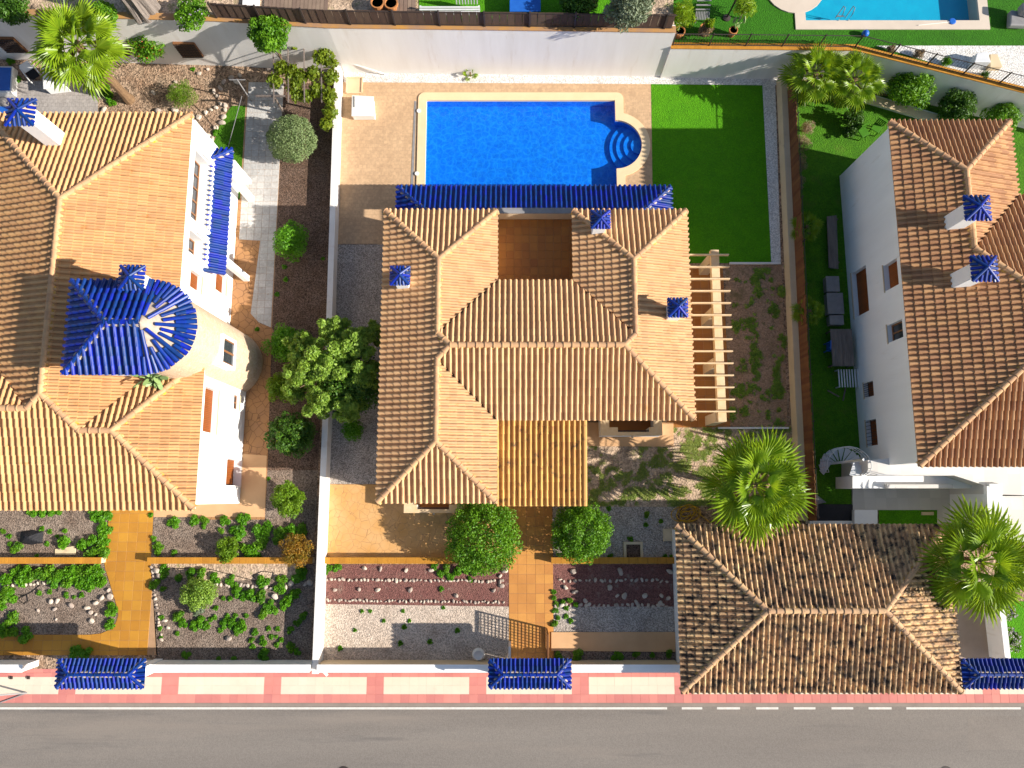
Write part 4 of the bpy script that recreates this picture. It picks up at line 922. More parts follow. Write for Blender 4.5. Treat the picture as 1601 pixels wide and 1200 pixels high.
# ---------------------------------------------------------------- walls
def wall_thing(name, pts, th, z0, z1, mat, label, cap=None, capmat=None, left=True, cat='wall'):
    """pts: near (south / camera-side) face line; wall extends th to the far side"""
    c = Vector(pts[0]).lerp(Vector(pts[-1]), .5); w_ = thing(name, (c.x, c.y, z0), label, cat)
    def off(d):
        out = []
        for i, p in enumerate(pts):
            q0 = Vector(pts[max(0, i-1)]); q1 = Vector(pts[min(len(pts)-1, i+1)]); dr = (q1-q0).normalized(); nrm = Vector((-dr.y, dr.x)) * (1 if left else -1)
            out.append(tuple(Vector(p) + nrm*d))
        return out
    m = MB()
    zt = z1 if hasattr(z1, '__len__') else [z1]*len(pts); o_ = off(th)
    for i in range(len(pts)-1):
        q = [pts[i], pts[i+1], o_[i+1], o_[i]]; zs = [zt[i], zt[i+1], zt[i+1], zt[i]]
        m.add([(p[0], p[1], z0) for p in q] + [(p[0], p[1], z) for p, z in zip(q, zs)], [(0,3,2,1),(4,5,6,7),(0,1,5,4),(1,2,6,5),(2,3,7,6),(3,0,4,7)])
    body = m.build('wall_body', mat, w_)
    if cap:
        a_, b_ = off(-.04), off(th+.04); m = MB()
        for i in range(len(pts)-1):
            q = [a_[i], a_[i+1], b_[i+1], b_[i]]; zs = [zt[i], zt[i+1], zt[i+1], zt[i]]
            m.add([(p[0], p[1], z+.002) for p, z in zip(q, zs)] + [(p[0], p[1], z+cap) for p, z in zip(q, zs)], [(0,3,2,1),(4,5,6,7),(0,1,5,4),(1,2,6,5),(2,3,7,6),(3,0,4,7)])
        m.build('coping', capmat, w_)
    return w_
rw1 = wall_thing('retaining_wall', LW, .30, -.2, ZL, white_b, 'tall pale retaining wall along the back of the left and central plots', .05, ochre_w)
rw2 = wall_thing('retaining_wall', RW, .30, -.2, ZR, white_b, 'lower pale retaining wall below the railing, turning towards the right villa', .05, ochre)
m = MB(); m.box(8.6, 8.88, 25.0, 25.4, ZR, ZL+.02); m.build('wall_end', white_b, rw2)
# lattice vents in the left wall
for px in (14, 178, 294):
    q = P(px, 67, 1.9); yv = np.interp(q.x*.955, [p[0] for p in LW], [p[1] for p in LW]); xv = P(px, 68, 1.7).x
    m = MB(); m.box(xv-.62, xv+.62, yv-.10, yv+.05, .95, 2.25); vn = m.build('lattice_vent', frame_b, rw1)
    m = MB()
    for k in range(8):
        m.bar((xv-.55+k*.155, yv-.125, 1.0), (xv-.55+k*.155, yv-.125, 2.2), .05, .03)
        m.bar((xv-.6, yv-.14, 1.02+k*.162), (xv+.6, yv-.14, 1.02+k*.162), .03, .05)
    m.build('lattice_bars', metal_d, vn)
# party wall between left and central plots, its coping rounded
pw = [(-9.98,-8.95),(-10.0,8.0),(-10.15,25.2)]
wl_ = wall_thing('party_wall', pw, .32, -.2, [.95,.85,.80], white_b, 'low white party wall between the left and central gardens')
# street walls
fs_ = [(-10.0,-8.60),(-1.25,-8.60)]
for x0_, x1_, zt_, lb in ((-50, -25.0, 1.25, 'white street wall left of the left gateway'), (-20.3, -10.33, 1.25, 'white street wall between the left gateway and the party wall'),
                    (-9.97, -1.2, 1.25, 'cream street wall from the party wall to the central gateway'), (3.05, 8.6, 1.25, 'cream street wall from the central gateway to the carport')):
    wall_thing('street_wall', [(x0_, -8.46), (x1_, -8.46)], .31, -.2, zt_, white_b if x0_ < -10 else wall_tan, lb, .03, white, left=False)
m = MB(); m.prism([(-20.4,-8.9),(-19.9,-8.9),(-19.2,-8.62),(-19.9,-8.4)], 0, 1.7)
bt = tag(m.build('gate_buttress', white), 'white sloping wall end right of the left gateway', 'wall')
# low ochre garden walls
for i, (a_, b_, lb) in enumerate(((-80, 165, 'ochre-topped low wall west of the left garden path'), (236, 492, 'ochre-topped low wall between left garden path and party wall'),
                  (505, 700, 'ochre-topped low wall in front of the stamped concrete yard'), (695, 800, 'ochre-topped low wall behind the round bush left of the entrance path'), (861, 1055, 'ochre-topped low wall right of the entrance path'))):
    if i == 3: continue
    if i == 2: b_ = 796
    x0_, x1_ = P(a_, 880).x, P(b_, 880).x; y0_, y1_ = P(0, 881, .45).y, P(0, 871, .45).y
    w_ = thing('garden_wall', ((x0_+x1_)/2, y0_, 0), lb, 'wall'); m = MB(); m.box(x0_, x1_, y0_+.03, y1_-.03, -.01, .42); m.build('wall_body', cream, w_)
    n = max(3, round((x1_-x0_)/.5)); l_ = (x1_-x0_)/n; cm_ = tile_box(l_-.008, y1_-y0_, .05, ochre, 'coping_tile', .008)
    for k in range(n): o = bpy.data.objects.new('coping_tile', cm_); o.location = (x0_+k*l_+.004, y0_, .42); link(o, w_)
# east boundary wall with brown board fence on it
ew = [tuple(P(x, y, 0)[:2]) for x, y in ((1216,128),(1236,500),(1246,880))]
ewx = [(15.85,24.7),(15.60,9.5),(15.45,-1.2)]
wall_thing('boundary_wall', ewx, .34, -.2, .75, wall_tan, 'tan boundary wall between the lawn and the right plot', left=True)
bf = thing('board_fence', (16.1, 10, .7), 'brown vertical-board fence on the boundary wall beside the right plot', 'fence')
yy = -1.1; bmsh = MB(); bmsh.box(-.014, .014, -.078, .078, 0, 1.15); tmpo = bmsh.build('board', wood_b, bf); bme = tmpo.data; bpy.data.objects.remove(tmpo)
while yy < 24.5:
    x = np.interp(yy, [-1.2, 9.5, 24.7], [15.45, 15.60, 15.85]) + .36
    if yy < 23.6:
        o = bpy.data.objects.new('board', bme); o.location = (x, yy, .72); o.rotation_euler = (0, random.uniform(-.02, .02), .0); link(o, bf)
    yy += .162
m = MB()
for z in (.95, 1.6): m.tube([(15.45+.39,-1.1,z),(15.60+.39,9.5,z),(15.85+.39,24.4,z)], .025, 5)
m.tube([(15.45+.36,-1.1,2.05),(15.60+.36,9.5,2.05),(15.85+.36,24.4,2.05)], .02, 5)
for k in range(11):
    y = -1 + k*2.5; x = np.interp(y, [-1.2, 9.5, 24.7], [15.45, 15.60, 15.85]) + .41; m.tube([(x, y, .3), (x, y, 2.1)], .03, 6)
m.build('fence_rail', metal_d, bf)
# thin dividing kerbs east of the pergola
for (a_, b_, py, lb) in ((1140, 1219, 412, 'thin white edging between the lawn and the bare soil'), (1122, 1232, 669, 'thin pale edging between the bare soil and the front garden')):
    q0, q1 = P(a_, py), P(b_, py); m = MB(); m.box(q0.x, q1.x, q0.y-.05, q0.y+.05, -.02, .14); tag(m.build('garden_edging', white_b), lb, 'edging')
# board fence on the tall retaining wall
df = thing('board_fence', (0, 25.4, ZL), 'dark wooden board fence on top of the tall retaining wall', 'fence')
xx = P(345, 40, ZL).x; xe = 8.72; bmsh = MB(); bmsh.box(-.195, .195, -.012, .012, 0, 1.12); tmpo = bmsh.build('board', wood_d, df); bme = tmpo.data; bpy.data.objects.remove(tmpo); k = 0
def ly(x): return float(np.interp(x, [p[0] for p in LW], [p[1] for p in LW])) + .20
while xx < xe:
    o = bpy.data.objects.new('board', bme); o.location = (xx, ly(xx), ZL+.06); o.rotation_euler = (random.uniform(-.01, .01), 0, 0); link(o, df)
    if k % 6 == 0:
        m = MB(); m.box(xx-.26, xx-.17, ly(xx)-.07, ly(xx)+.03, ZL+.04, ZL+1.25); m.build('post', metal_d, df)
    xx += .405; k += 1
m = MB()
for z in (ZL+.12, ZL+1.15): m.tube([(x, ly(x)-.035, z) for x in np.linspace(P(345,40,ZL).x, xe, 8)], .022, 5)
m.build('rail', metal_d, df)
# railing on the lower retaining wall
rl = thing('railing', (20, 23, ZR), 'brown metal railing with thin bars along the edge of the upper lawn', 'railing')
def along(pts, step):
    out = []
    for i in range(len(pts)-1):
        a_, b_ = Vector(pts[i]), Vector(pts[i+1]); n = int((b_-a_).length/step)
        out += [a_.lerp(b_, k/n) for k in range(n)]
    return out
rp = [(x, y+.16) for x, y in [(9.0,24.9),(19.2,24.78),(28.4,22.2),(31,21.4)]]
bmsh = MB(); bmsh.tube([(0,0,0),(0,0,.95)], .011, 4); tmpo = bmsh.build('bar', metal_d, rl); bme = tmpo.data; bpy.data.objects.remove(tmpo)
for k, p in enumerate(along(rp, .155)):
    if k % 13 == 0:
        m = MB(); m.box(p.x-.03, p.x+.03, p.y-.03, p.y+.03, ZR+.04, ZR+1.12); m.build('post', metal_d, rl)
    else: o = bpy.data.objects.new('bar', bme); o.location = (p.x, p.y, ZR+.08); link(o, rl)
m = MB()
for z in (ZR+.10, ZR+1.04): m.tube([(x, y, z) for x, y in rp], .024, 5)
m.build('rail', metal_d, rl)
# white wall right of the driveway
wall_thing('side_wall', [tuple(P(1558,930,1.2)[:2]), tuple(P(1570,1034,1.2)[:2])], .3, -.1, 1.3, white, 'short white wall beside the driveway under the corner palm', left=True)
# ---------------------------------------------------------------- vegetation
def cloud(lumps, n, size, up=.35, asp=.55, deep=.25):
    L_ = np.array(lumps, float); wgt = (L_[:, 3]*L_[:, 4] + L_[:, 5]*L_[:, 3])
    idx = RNG.choice(len(L_), n, p=wgt/wgt.sum()); d = RNG.normal(size=(n, 3)); d[:, 2] += up; d /= np.linalg.norm(d, axis=1)[:, None]
    rr = RNG.random(n)**deep; c = L_[idx, :3] + d*L_[idx, 3:6]*rr[:, None]
    nr = d*.7 + RNG.normal(size=(n, 3))*.65; nr[:, 2] += .35; nr /= np.linalg.norm(nr, axis=1)[:, None]
    a = np.cross(nr, RNG.normal(size=(n, 3))); a /= np.linalg.norm(a, axis=1)[:, None]; b = np.cross(nr, a)
    s = size*(.6 + .8*RNG.random(n))[:, None]
    V = np.stack([c - a*s, c + b*s*asp - a*s*.1, c + a*s + nr*s*-.25, c - b*s*asp - a*s*.1], 1).reshape(-1, 3)
    return V, np.arange(4*n).reshape(-1, 4)
def sub_lumps(R, Hh, k, rs=.38, seed=0, tight=False):
    out = []; 
    for i in range(k):
        a = i*2.39996 + seed; z = 1 - 2*(i+.5)/k; z = max(z, -.75); r = math.sqrt(max(0, 1-z*z)); j = random.uniform(.90, 1.03) if tight else random.uniform(.55, 1.08)
        q = rs*random.uniform(.7, 1.25); out.append((R*(1-q*.7)*r*math.cos(a)*j, R*(1-q*.7)*r*math.sin(a)*j, Hh*(1-q*.7)*z*j, R*q, R*q, Hh*q))
    out.append((0, 0, 0, R*(.85 if tight else .6), R*(.85 if tight else .6), Hh*(.85 if tight else .6))); return out
def shrub(name, label, cat, px, py, zc, rpx, Hh, lm_, n, size, k=22, rs=.38, bk=None, group=None, tr=.05, extra=None, asp=.55, lumps=None, zb=0.0, part='foliage', tight=False):
    c = P(px, py, zc); R = rpx*(H-zc)/F; root = thing(name, (c.x, c.y, zb), label, cat, group)
    lp = lumps or sub_lumps(R, Hh, k, rs, random.random()*6, tight); V, Fq = cloud(lp, n, size, asp=asp); V[:, 2] += zc-zb; V[:, 2] = np.maximum(V[:, 2], .02)
    o = bpy.data.objects.new(part, np_mesh(part, V, Fq, LF[lm_])); link(o, root, False)
    if extra:
        V, Fq = cloud(lp, extra[1], extra[2], up=.8, deep=.05); V[:, 2] += zc-zb
        o = bpy.data.objects.new('blossom', np_mesh('blossom', V, Fq, LF[extra[0]])); link(o, root, False)
    m = MB(); m.tube([(0, 0, -.02), (.02, .01, (zc-zb)*.55), (0, 0, (zc-zb)*.95)], [tr, tr*.8, tr*.5], 7)
    for q in range(5):
        a = q*1.3; m.tube([(0, 0, (zc-zb)*.5), (R*.35*math.cos(a), R*.35*math.sin(a), (zc-zb)*.9), (R*.6*math.cos(a), R*.6*math.sin(a), zc-zb+Hh*.25)], [tr*.5, tr*.35, tr*.12], 5)
    m.build('trunk' if cat == 'tree' else 'stem', bk or bark, root, False, smooth=True)
    return root
shrub('olive_tree', 'large olive-green tree overhanging the party wall beside the central villa', 'tree', 512, 572, 2.7, 88, 1.7, 'tree', 34000, .085, tr=.16,
      lumps=[(cx_+a, cy_+b, cz_+c_, p_, q_, r_) for cx_, cy_, cz_, R_, H_ in ((0,0,.5,1.35,1.1),(1.5,1.2,.4,1.15,1.0),(1.9,-.5,.2,1.1,1.0),(-1.3,-.3,.1,1.15,.9),(-1.9,-1.2,-.6,.75,.6),(-.3,-1.7,-.1,1.15,.9),(1.1,-2.0,-.2,1.0,.8),(-1.4,1.1,-.2,1.0,.8),(.2,1.9,0,1.0,.8),(2.3,1.9,-.5,.7,.6)) for a, b, c_, p_, q_, r_ in sub_lumps(R_, H_, 16, .26, cx_)])
shrub('fig_tree', 'broad dark green tree crown filling the gap beside the central villa wall', 'tree', 545, 600, 2.0, 58, 1.4, 'dark', 7000, .085, 20, .4, tr=.12)
shrub('round_bush', 'large round glossy bush left of the entrance path', 'bush', 755, 839, 1.35, 60, 1.25, 'ficus', 16000, .06, 60, .22, tr=.06, tight=True)
shrub('round_bush', 'smaller round glossy bush right of the entrance path', 'bush', 909, 832, 1.2, 49, 1.1, 'ficus', 12000, .058, 50, .22, tr=.05, tight=True)
shrub('clipped_bush', 'clipped grey-green dome-shaped bush beside the paver path', 'bush', 456, 217, 1.1, 44, 1.15, 'grey', 15000, .045, tr=.08, lumps=[(0,0,0,1.42,1.42,1.05)] + [(1.2*math.cos(a), 1.2*math.sin(a), .1*math.sin(3*a), .30, .30, .3) for a in range(7)])
shrub('citrus_tree', 'dark green round tree in mulch south of the big olive-green tree', 'tree', 455, 678, 1.3, 39, 1.0, 'dark', 7500, .07, 40, .26, tr=.07, extra=('vine', 250, .05))
shrub('citrus_tree', 'lime-green small tree below the dark round tree by the party wall', 'tree', 450, 780, 1.2, 30, .9, 'lime', 4500, .065, 20, .36, tr=.06)
shrub('bush', 'small two-lobed bright bush beside the paver path', 'bush', 455, 376, .9, 34, .8, 'weed', 4600, .06, 14, .42, tr=.05)
shrub('bush', 'pale green bush under the west side of the big olive-green tree', 'bush', 447, 535, .9, 36, .8, 'weed', 5000, .06, 18, .40, tr=.06)
shrub('bush', 'light green bush at the south-west edge of the big olive-green tree', 'bush', 440, 605, .9, 26, .7, 'lime', 3000, .06, 14, .40)
shrub('bush', 'little bush in the shaded grey gravel by the villa eave', 'bush', 551, 672, .5, 21, .4, 'weed', 1800, .055, 10, .42)
shrub('bush', 'green bush hanging over the tall retaining wall at the left', 'bush', 420, 54, 4.4, 37, .8, 'ficus', 6500, .075, 24, .36, tr=.05)
shrub('flowering_bush', 'red-flowered bush against the retaining wall between lattice vents', 'bush', 230, 66, 1.7, 36, 1.2, 'ficus', 6000, .07, 22, .36, extra=('flower', 260, .05))
shrub('bush', 'feathery yellow-green shrub in the leaf litter of the left garden', 'bush', 283, 148, .8, 29, .5, 'lime', 4200, .05, 12, .40, asp=.22)
shrub('orange_shrub', 'orange-brown shrub leaning on the party wall', 'bush', 463, 860, .7, 29, .6, 'orange', 4200, .045, 18, .36)
shrub('silver_shrub', 'grey-green spreading shrub in the lower left bed', 'bush', 312, 926, .8, 30, .65, 'tree', 4600, .06, 16, .38)
shrub('silver_shrub', 'small silvery shrub in front of the spreading shrub', 'bush', 308, 950, .4, 15, .3, 'silver', 1400, .05, 8, .4)
shrub('bush', 'lime green shrub next to the ochre-topped wall', 'bush', 357, 858, .5, 21, .4, 'lime', 2600, .055, 14, .38)
shrub('olive_tree', 'silvery olive tree behind the dark board fence', 'tree', 985, 4, 6.0, 44, 1.4, 'silver', 7000, .08, 22, .36, zb=ZL-.3, tr=.12)
shrub('hedge_bush', 'dark evergreen bush behind the fence left of the silvery olive', 'bush', 905, -2, 5.0, 40, .9, 'dark', 4000, .09, 16, .4, zb=ZL-.3)
shrub('climber', 'dark climber on the shaded retaining wall behind the right villa', 'bush', 1420, 135, 1.6, 42, 1.1, 'ficus', 6000, .075, 22, .36)
shrub('climber', 'leafy climber at the roof corner of the right villa', 'bush', 1500, 165, 1.4, 34, 1.0, 'dark', 4500, .075, 20, .36)
shrub('climber', 'light tipped creeper to the far right behind the brown roof', 'bush', 1565, 185, 1.2, 30, .9, 'ficus', 3500, .07, 16, .38)
shrub('bush', 'small dark bush on the shaded turf left of the right villa', 'bush', 1335, 184, .7, 20, .6, 'dark', 2200, .06, 12, .4)
shrub('bush', 'low bush on the turf beside the garden seats', 'bush', 1330, 205, .4, 14, .3, 'dark', 1000, .06, 8, .4)
for px, py, r_ in ((1250,255,16), (1247,285,13), (1255,222,17), (1262,200,14)):
    shrub('dry_bush', {255: 'tangle of dry twigs beside the board fence, second from the south', 285: 'southernmost tangle of dry twigs beside the board fence', 222: 'tangle of dry twigs beside the board fence, third from the south', 200: 'northernmost tangle of dry twigs beside the board fence'}[py], 'bush', px, py, .4, r_, .35, 'dry', 1100, .09, 8, .5, asp=.08, group='dry twigs by the fence')
shrub('hedge_bush', 'green bush on the wall top at the upper left corner', 'bush', 18, 12, 4.6, 34, .8, 'dark', 4500, .075, 20, .38, zb=ZL)
shrub('hedge_bush', 'trailing bush on the wall between big palm and grey trunk', 'bush', 165, 22, 4.5, 26, .6, 'ficus', 3200, .07, 16, .38, zb=ZL)
shrub('hedge_bush', 'creeping bush on the wall right of the grey trunk', 'bush', 298, 20, 4.5, 34, .5, 'ficus', 3600, .07, 16, .34, zb=ZL, extra=('lilac', 120, .05))
shrub('flower_bush', 'lilac-flowered bush beside the white driveway wall', 'bush', 1578, 1000, .7, 20, .5, 'ficus', 2200, .06, 14, .38, extra=('lilac', 420, .06))
shrub('flower_bush', 'second lilac-flowered bush in the right corner garden', 'bush', 1572, 955, .6, 16, .4, 'ficus', 1500, .06, 10, .38, extra=('lilac', 260, .06))
sheet('lawn', [(1568,940),(1660,940),(1660,1034),(1576,1034)], .012, turf)
# ground plants built once, then copied
def mound(n, size, lm_, seed, asp=.55):
    lp = [(random.uniform(-.5, .5), random.uniform(-.5, .5), random.uniform(.15, .38), .45, .45, .32) for _ in range(7)]
    V, Fq = cloud(lp, n, size, asp=asp); V[:, 2] = np.maximum(V[:, 2], .02); return np_mesh('foliage', V, Fq, LF[lm_])
MND = [mound(650, .16, 'weed', i) for i in range(4)] + [mound(650, .15, 'ficus', i) for i in range(2)] + [mound(200, .30, 'weed', 9)]
def weed(name, label, px, py, rpx, group=None, mi=None):
    me = MND[mi if mi is not None else random.randrange(6)] if rpx > 4.5 else MND[6]
    o = bpy.data.objects.new(name, me); r = rpx*H/F*1.12; o.location = P(px, py, .0); o.scale = (r, r, r*random.uniform(.7, 1.0)); o.rotation_euler = (0, 0, random.uniform(0, 6.28))
    COL.objects.link(o); return tag(o, label, 'plant', group)
_one = 'first second third fourth fifth sixth seventh eighth ninth tenth eleventh twelfth thirteenth fourteenth fifteenth sixteenth seventeenth eighteenth nineteenth'.split()
def ordinal(k):                                      # 0 -> first
    n = k + 1
    if n < 20: return _one[n-1]
    t_, u_ = divmod(n, 10); tens = {2: 'twent', 3: 'thirt', 4: 'fort', 5: 'fift', 6: 'sixt'}[t_]
    return tens + 'ieth' if u_ == 0 else tens + 'y-' + _one[u_-1]
def weeds(name, label, group, ls):
    for k, p in enumerate(sorted(ls)): weed(name, f'{label}, {ordinal(k)} from the left', p[0], p[1], p[2], group)
weeds('ground_plant', 'low leafy plant in the hedge along the left garden path', 'hedge plants along the left path',
      [(152,803,12),(166,808,11),(165,826,12),(164,845,12),(160,862,13),(144,862,13),(130,850,12),(146,845,11)])
weeds('ground_plant', 'leafy plant in the dense band just below the left ochre wall', 'ground cover below the left ochre wall',
      [(30,893,12),(45,897,13),(60,900,13),(75,896,13),(90,900,14),(105,897,14),(120,898,15),(135,895,14),(150,897,14),(160,908,12),(145,910,13),(128,910,13),(110,908,12),(90,908,11),(38,908,12),(12,905,13),(8,928,14),(20,930,12),(4,945,11)])
weeds('ground_plant', 'leafy plant at the eave line of the left roof', 'plants under the left eave', [(52,799,9),(66,800,9),(80,798,9),(92,797,8)])
weed('ground_plant', 'rounded plant beside the pale slab in the upper left bed', 102, 848, 13)
weed('ground_plant', 'rounded plant below the black cloth in the upper left bed', 29, 858, 11)
weed('ground_plant', 'ball-shaped plant at the left of the lower path', 19, 968, 12)
weed('ground_plant', 'plant at the corner of the lower left bed by the path', 175, 952, 11)
weed('ground_plant', 'narrow plant on the curve of the left path', 174, 976, 9)
weeds('ground_plant', 'plant in the shade strip along the lower left path', 'shaded plants by the lower path', [(5,985,11),(20,990,11),(40,992,12),(120,1020,11),(135,1018,10)])
weeds('weed', 'small weed in the upper left mulch bed', 'weeds in the upper left mulch bed', [(66,826,4),(78,831,4),(16,850,4),(102,830,5),(58,868,3),(90,838,3),(5,830,5),(15,838,4),(74,850,4)])
weeds('weed', 'small weed among the stones of the lower left bed', 'weeds in the lower left bed', [(105,930,5),(62,927,4),(78,925,4),(128,930,4),(116,933,3),(60,900,5)])
weeds('ground_plant', 'leafy plant north of the ochre wall beside the party wall', 'plants north of the ochre wall',
      [(272,817,10),(306,813,9),(322,811,8),(320,822,5),(248,858,10),(273,864,5),(352,815,9),(382,812,11),(372,832,13),(412,828,15),(408,845,14),(395,866,14),(384,860,11),(436,838,13),(470,828,12),(455,828,10),(240,842,5),(345,830,6),(236,805,4)])
weeds('ground_plant', 'leafy plant scattered over the lower bed beside the party wall', 'plants in the lower right-hand bed of the left garden',
      [(258,890,9),(259,900,8),(280,902,8),(243,912,9),(300,897,9),(318,897,10),(338,903,9),(360,905,8),(366,912,7),(412,908,10),(440,905,9),(438,918,10),(466,898,12),(474,893,10),(372,925,9),(383,930,9),(395,930,10),(412,932,11),(420,945,9),(427,955,8),(415,960,10),(452,938,11),(446,945,9),(463,928,9),
       (280,962,9),(286,975,8),(305,978,8),(315,972,9),(324,978,7),(352,975,8),(364,976,9),(377,978,10),(372,985,8),(256,920,5)])
weeds('weed', 'small weed in the lower bed beside the party wall', 'weeds in the lower bed beside the party wall',
      [(338,950,4),(350,935,5),(360,935,4),(336,965,4),(356,963,4),(368,962,4),(385,962,5),(330,968,4),(345,985,4),(400,988,6),(394,1000,5),(395,1010,5),(412,1005,7),(410,997,4),(424,995,4),(420,982,4),(434,983,4),(433,1008,4),(432,995,3),(440,1000,4),(278,990,5),(251,982,5),(252,996,3),(253,965,4),(463,975,6),(455,985,6),(475,962,7),(468,972,4)])
weeds('shade_plant', 'dark plant in the shadow of the street wall', 'plants in the shade of the street wall', [(292,1022,7),(415,1024,10),(365,1030,5),(455,1012,8),(466,1018,6),(342,1030,4)])
weeds('ground_plant', 'plant in the gravel strip under the street wall near the carport', 'plants under the street wall near the carport', [(875,1024,8),(905,1026,11),(965,1027,9),(995,1022,6),(1047,1022,7),(1020,1024,4)])
weeds('weed', 'small weed at the edge of the entrance path and gravel bed', 'weeds at the edge of the entrance path', [(866,935,5),(870,945,5),(868,955,5),(872,965,5),(866,975,6),(880,940,5),(885,950,4),(890,938,5),(892,970,4),(900,945,4),(885,963,4),(866,925,4)])
weeds('weed', 'tiny weed in the pale gravel bed', 'weeds in the pale gravel bed', [(566,955,3),(579,955,3),(600,970,3),(630,955,3),(632,980,4),(555,985,3),(640,970,3),(626,1005,4),(532,1013,4),(672,1003,4),(715,985,4),(693,950,3)])
weeds('ground_plant', 'pink-flecked plant at the foot of the round bush', 'plants at the foot of the left round bush', [(700,888,8),(715,892,9),(730,890,9),(690,897,7),(705,900,7),(745,893,8),(680,885,6)])
weeds('weed', 'green tuft in the red mulch bed by the party wall', 'tufts at the red mulch bed', [(515,887,8),(528,888,7),(508,895,6),(735,905,5),(690,920,4)])
weeds('ground_plant', 'plant along the edge of the left terrace garden', 'plants near the leaning palm', [(168,135,8),(172,152,10),(164,145,8),(176,160,8),(28,124,7),(18,96,7),(302,108,4),(455,348,4),(338,208,6),(318,214,5),(402,515,5)])
weeds('weed', 'small weed in the brown mulch strip by the party wall', 'weeds in the brown mulch strip', [(445,417,4),(447,437,4),(505,404,3),(433,460,4),(462,600,4),(420,748,3)])
weeds('weed', 'green weed around the drain cover in shaded gravel', 'weeds in the shaded front gravel', [(1012,805,6),(1010,820,5),(1033,815,5),(985,843,5),(955,870,5),(1052,872,6),(1040,870,4),(952,795,4)])
# grass tufts of the front garden
def tufts(n, region, mask):
    pts = []
    while len(pts) < n:
        px = random.uniform(*region[:2]); py = random.uniform(*region[2:])
        if mask(px, py): pts.append(P(px, py, .0))
    V = []; 
    for p in pts:
        for k in range(5):
            a = random.uniform(0, 6.28); l = random.uniform(.07, .17); w = .017; dx, dy = math.cos(a), math.sin(a); q = p + Vector((random.uniform(-.05, .05), random.uniform(-.05, .05), .004))
            V += [(q.x-dy*w, q.y+dx*w, q.z), (q.x+dy*w, q.y-dx*w, q.z), (q.x+dx*l*.6+dy*w*.6, q.y+dy*l*.6-dx*w*.6, q.z+l*.30), (q.x+dx*l, q.y+dy*l, q.z+l*.28)]
    return np.array(V), np.arange(len(V)).reshape(-1, 4)
import mathutils.noise as mn
def gm(px, py): return mn.noise(Vector((px/26, py/20, 3))) + .7*mn.noise(Vector((px/9, py/9, 7))) > (.05 if (px > 1000 or py > 730) else .35)
V, Fq = tufts(5200, (920, 1235, 668, 790), gm)
tag(link(bpy.data.objects.new('wild_grass', np_mesh('wild_grass', V, Fq, LF['grass']))), 'sparse wild grass on the sandy soil below the central villa', 'grass', kind='stuff')
def gm2(px, py): return mn.noise(Vector((px/18, py/26, 9))) + .6*mn.noise(Vector((px/7, py/7, 2))) > .22
V, Fq = tufts(2000, (1140, 1228, 418, 664), gm2)
tag(link(bpy.data.objects.new('wild_grass', np_mesh('wild_grass', V, Fq, LF['tree']))), 'olive weeds spread over the bare soil east of the pergola', 'grass', kind='stuff')
# palms
def frond_mesh(lm_, nb=26, spread=2.25, seed=0, L1=.85, L2=.95):
    V = []; Fc = []; 
    def quad(a, b, c, d): n = len(V); V.extend([a, b, c, d]); Fc.append((n, n+1, n+2, n+3))
    dr = lambda r: -.10*r*r
    for k in range(4):
        xa, xb = L1*k/4, L1*(k+1)/4; w0, w1 = .03-.004*k, .03-.004*(k+1); quad((xa, -w0, dr(xa)), (xb, -w1, dr(xb)), (xb, w1, dr(xb)), (xa, w0, dr(xa)))
    for i in range(nb):
        a = -spread + 2*spread*i/(nb-1) + random.uniform(-.03, .03); l = L2*(1 - .28*abs(a)/spread)*random.uniform(.9, 1.08)
        dx, dy = math.cos(a), math.sin(a); w = l*spread/nb*.62; z0 = dr(L1); 
        def pt(r, s, z): return (L1 + dx*r - dy*s, dy*r + dx*s, z0 + z - .10*(L1*0))
        cup = .10*abs(a)/spread
        mid = l*.60; zz1 = cup*mid - .03; dp = random.uniform(.10, .26)*l
        quad(pt(.02, 0, 0), pt(mid, -w, zz1 - .02), pt(mid, 0, zz1 + .035), pt(.02, 0, .01)); quad(pt(.02, 0, .01), pt(mid, 0, zz1 + .035), pt(mid, w, zz1 - .02), pt(.02, 0, 0))
        quad(pt(mid, -w, zz1-.02), pt(l*.85, -w*.3, zz1-dp*.45), pt(l, 0, zz1-dp), pt(mid, 0, zz1+.035)); quad(pt(mid, 0, zz1+.035), pt(l, 0, zz1-dp), pt(l*.85, w*.35, zz1-dp*.45), pt(mid, w, zz1-.02))
    return np_mesh('frond', np.array(V), np.array(Fc), LF[lm_])
FR = {k: [frond_mesh(k, seed=i) for i in range(3)] for k in ('palm', 'palm_y', 'dry')}
def palm(label, px, py, zc, rpx, nf=34, lm_='palm', tr=.16, zb=0.0, group=None, lo=-.35, name='fan_palm', dry=4):
    c = P(px, py, zc); R = rpx*(H-zc)/F; root = thing(name, (c.x, c.y, zb), label, 'palm tree', group); s = R/1.62; h = zc-zb
    for i in range(nf):
        f = (i+.5)/nf; el = 1.35 - (1.35-lo)*f**.85; az = i*2.39996 + random.uniform(-.15, .15); sc = s*(.62 + .38*min(1, f*1.8))*random.uniform(.92, 1.06)
        o = bpy.data.objects.new('frond', random.choice(FR[lm_])); o.rotation_euler = (random.uniform(-.25, .25), -el, az); o.scale = (sc,)*3
        o.location = (.08*math.cos(az), .08*math.sin(az), h - .25*f); link(o, root, False)
    for i in range(dry):
        az = i*1.7; o = bpy.data.objects.new('dry_frond', random.choice(FR['dry'])); o.rotation_euler = (0, .75, az); o.scale = (s*.75,)*3; o.location = (.1*math.cos(az), .1*math.sin(az), h-.35); link(o, root, False)
    m = MB(); k = 9; m.tube([(0, 0, h*i/k-.02) for i in range(k+1)], [tr*(1.45 if i == 0 else 1.0 + .12*(i % 2)) for i in range(k+1)], 10); m.build('trunk', bark_p, root, False)
    return root
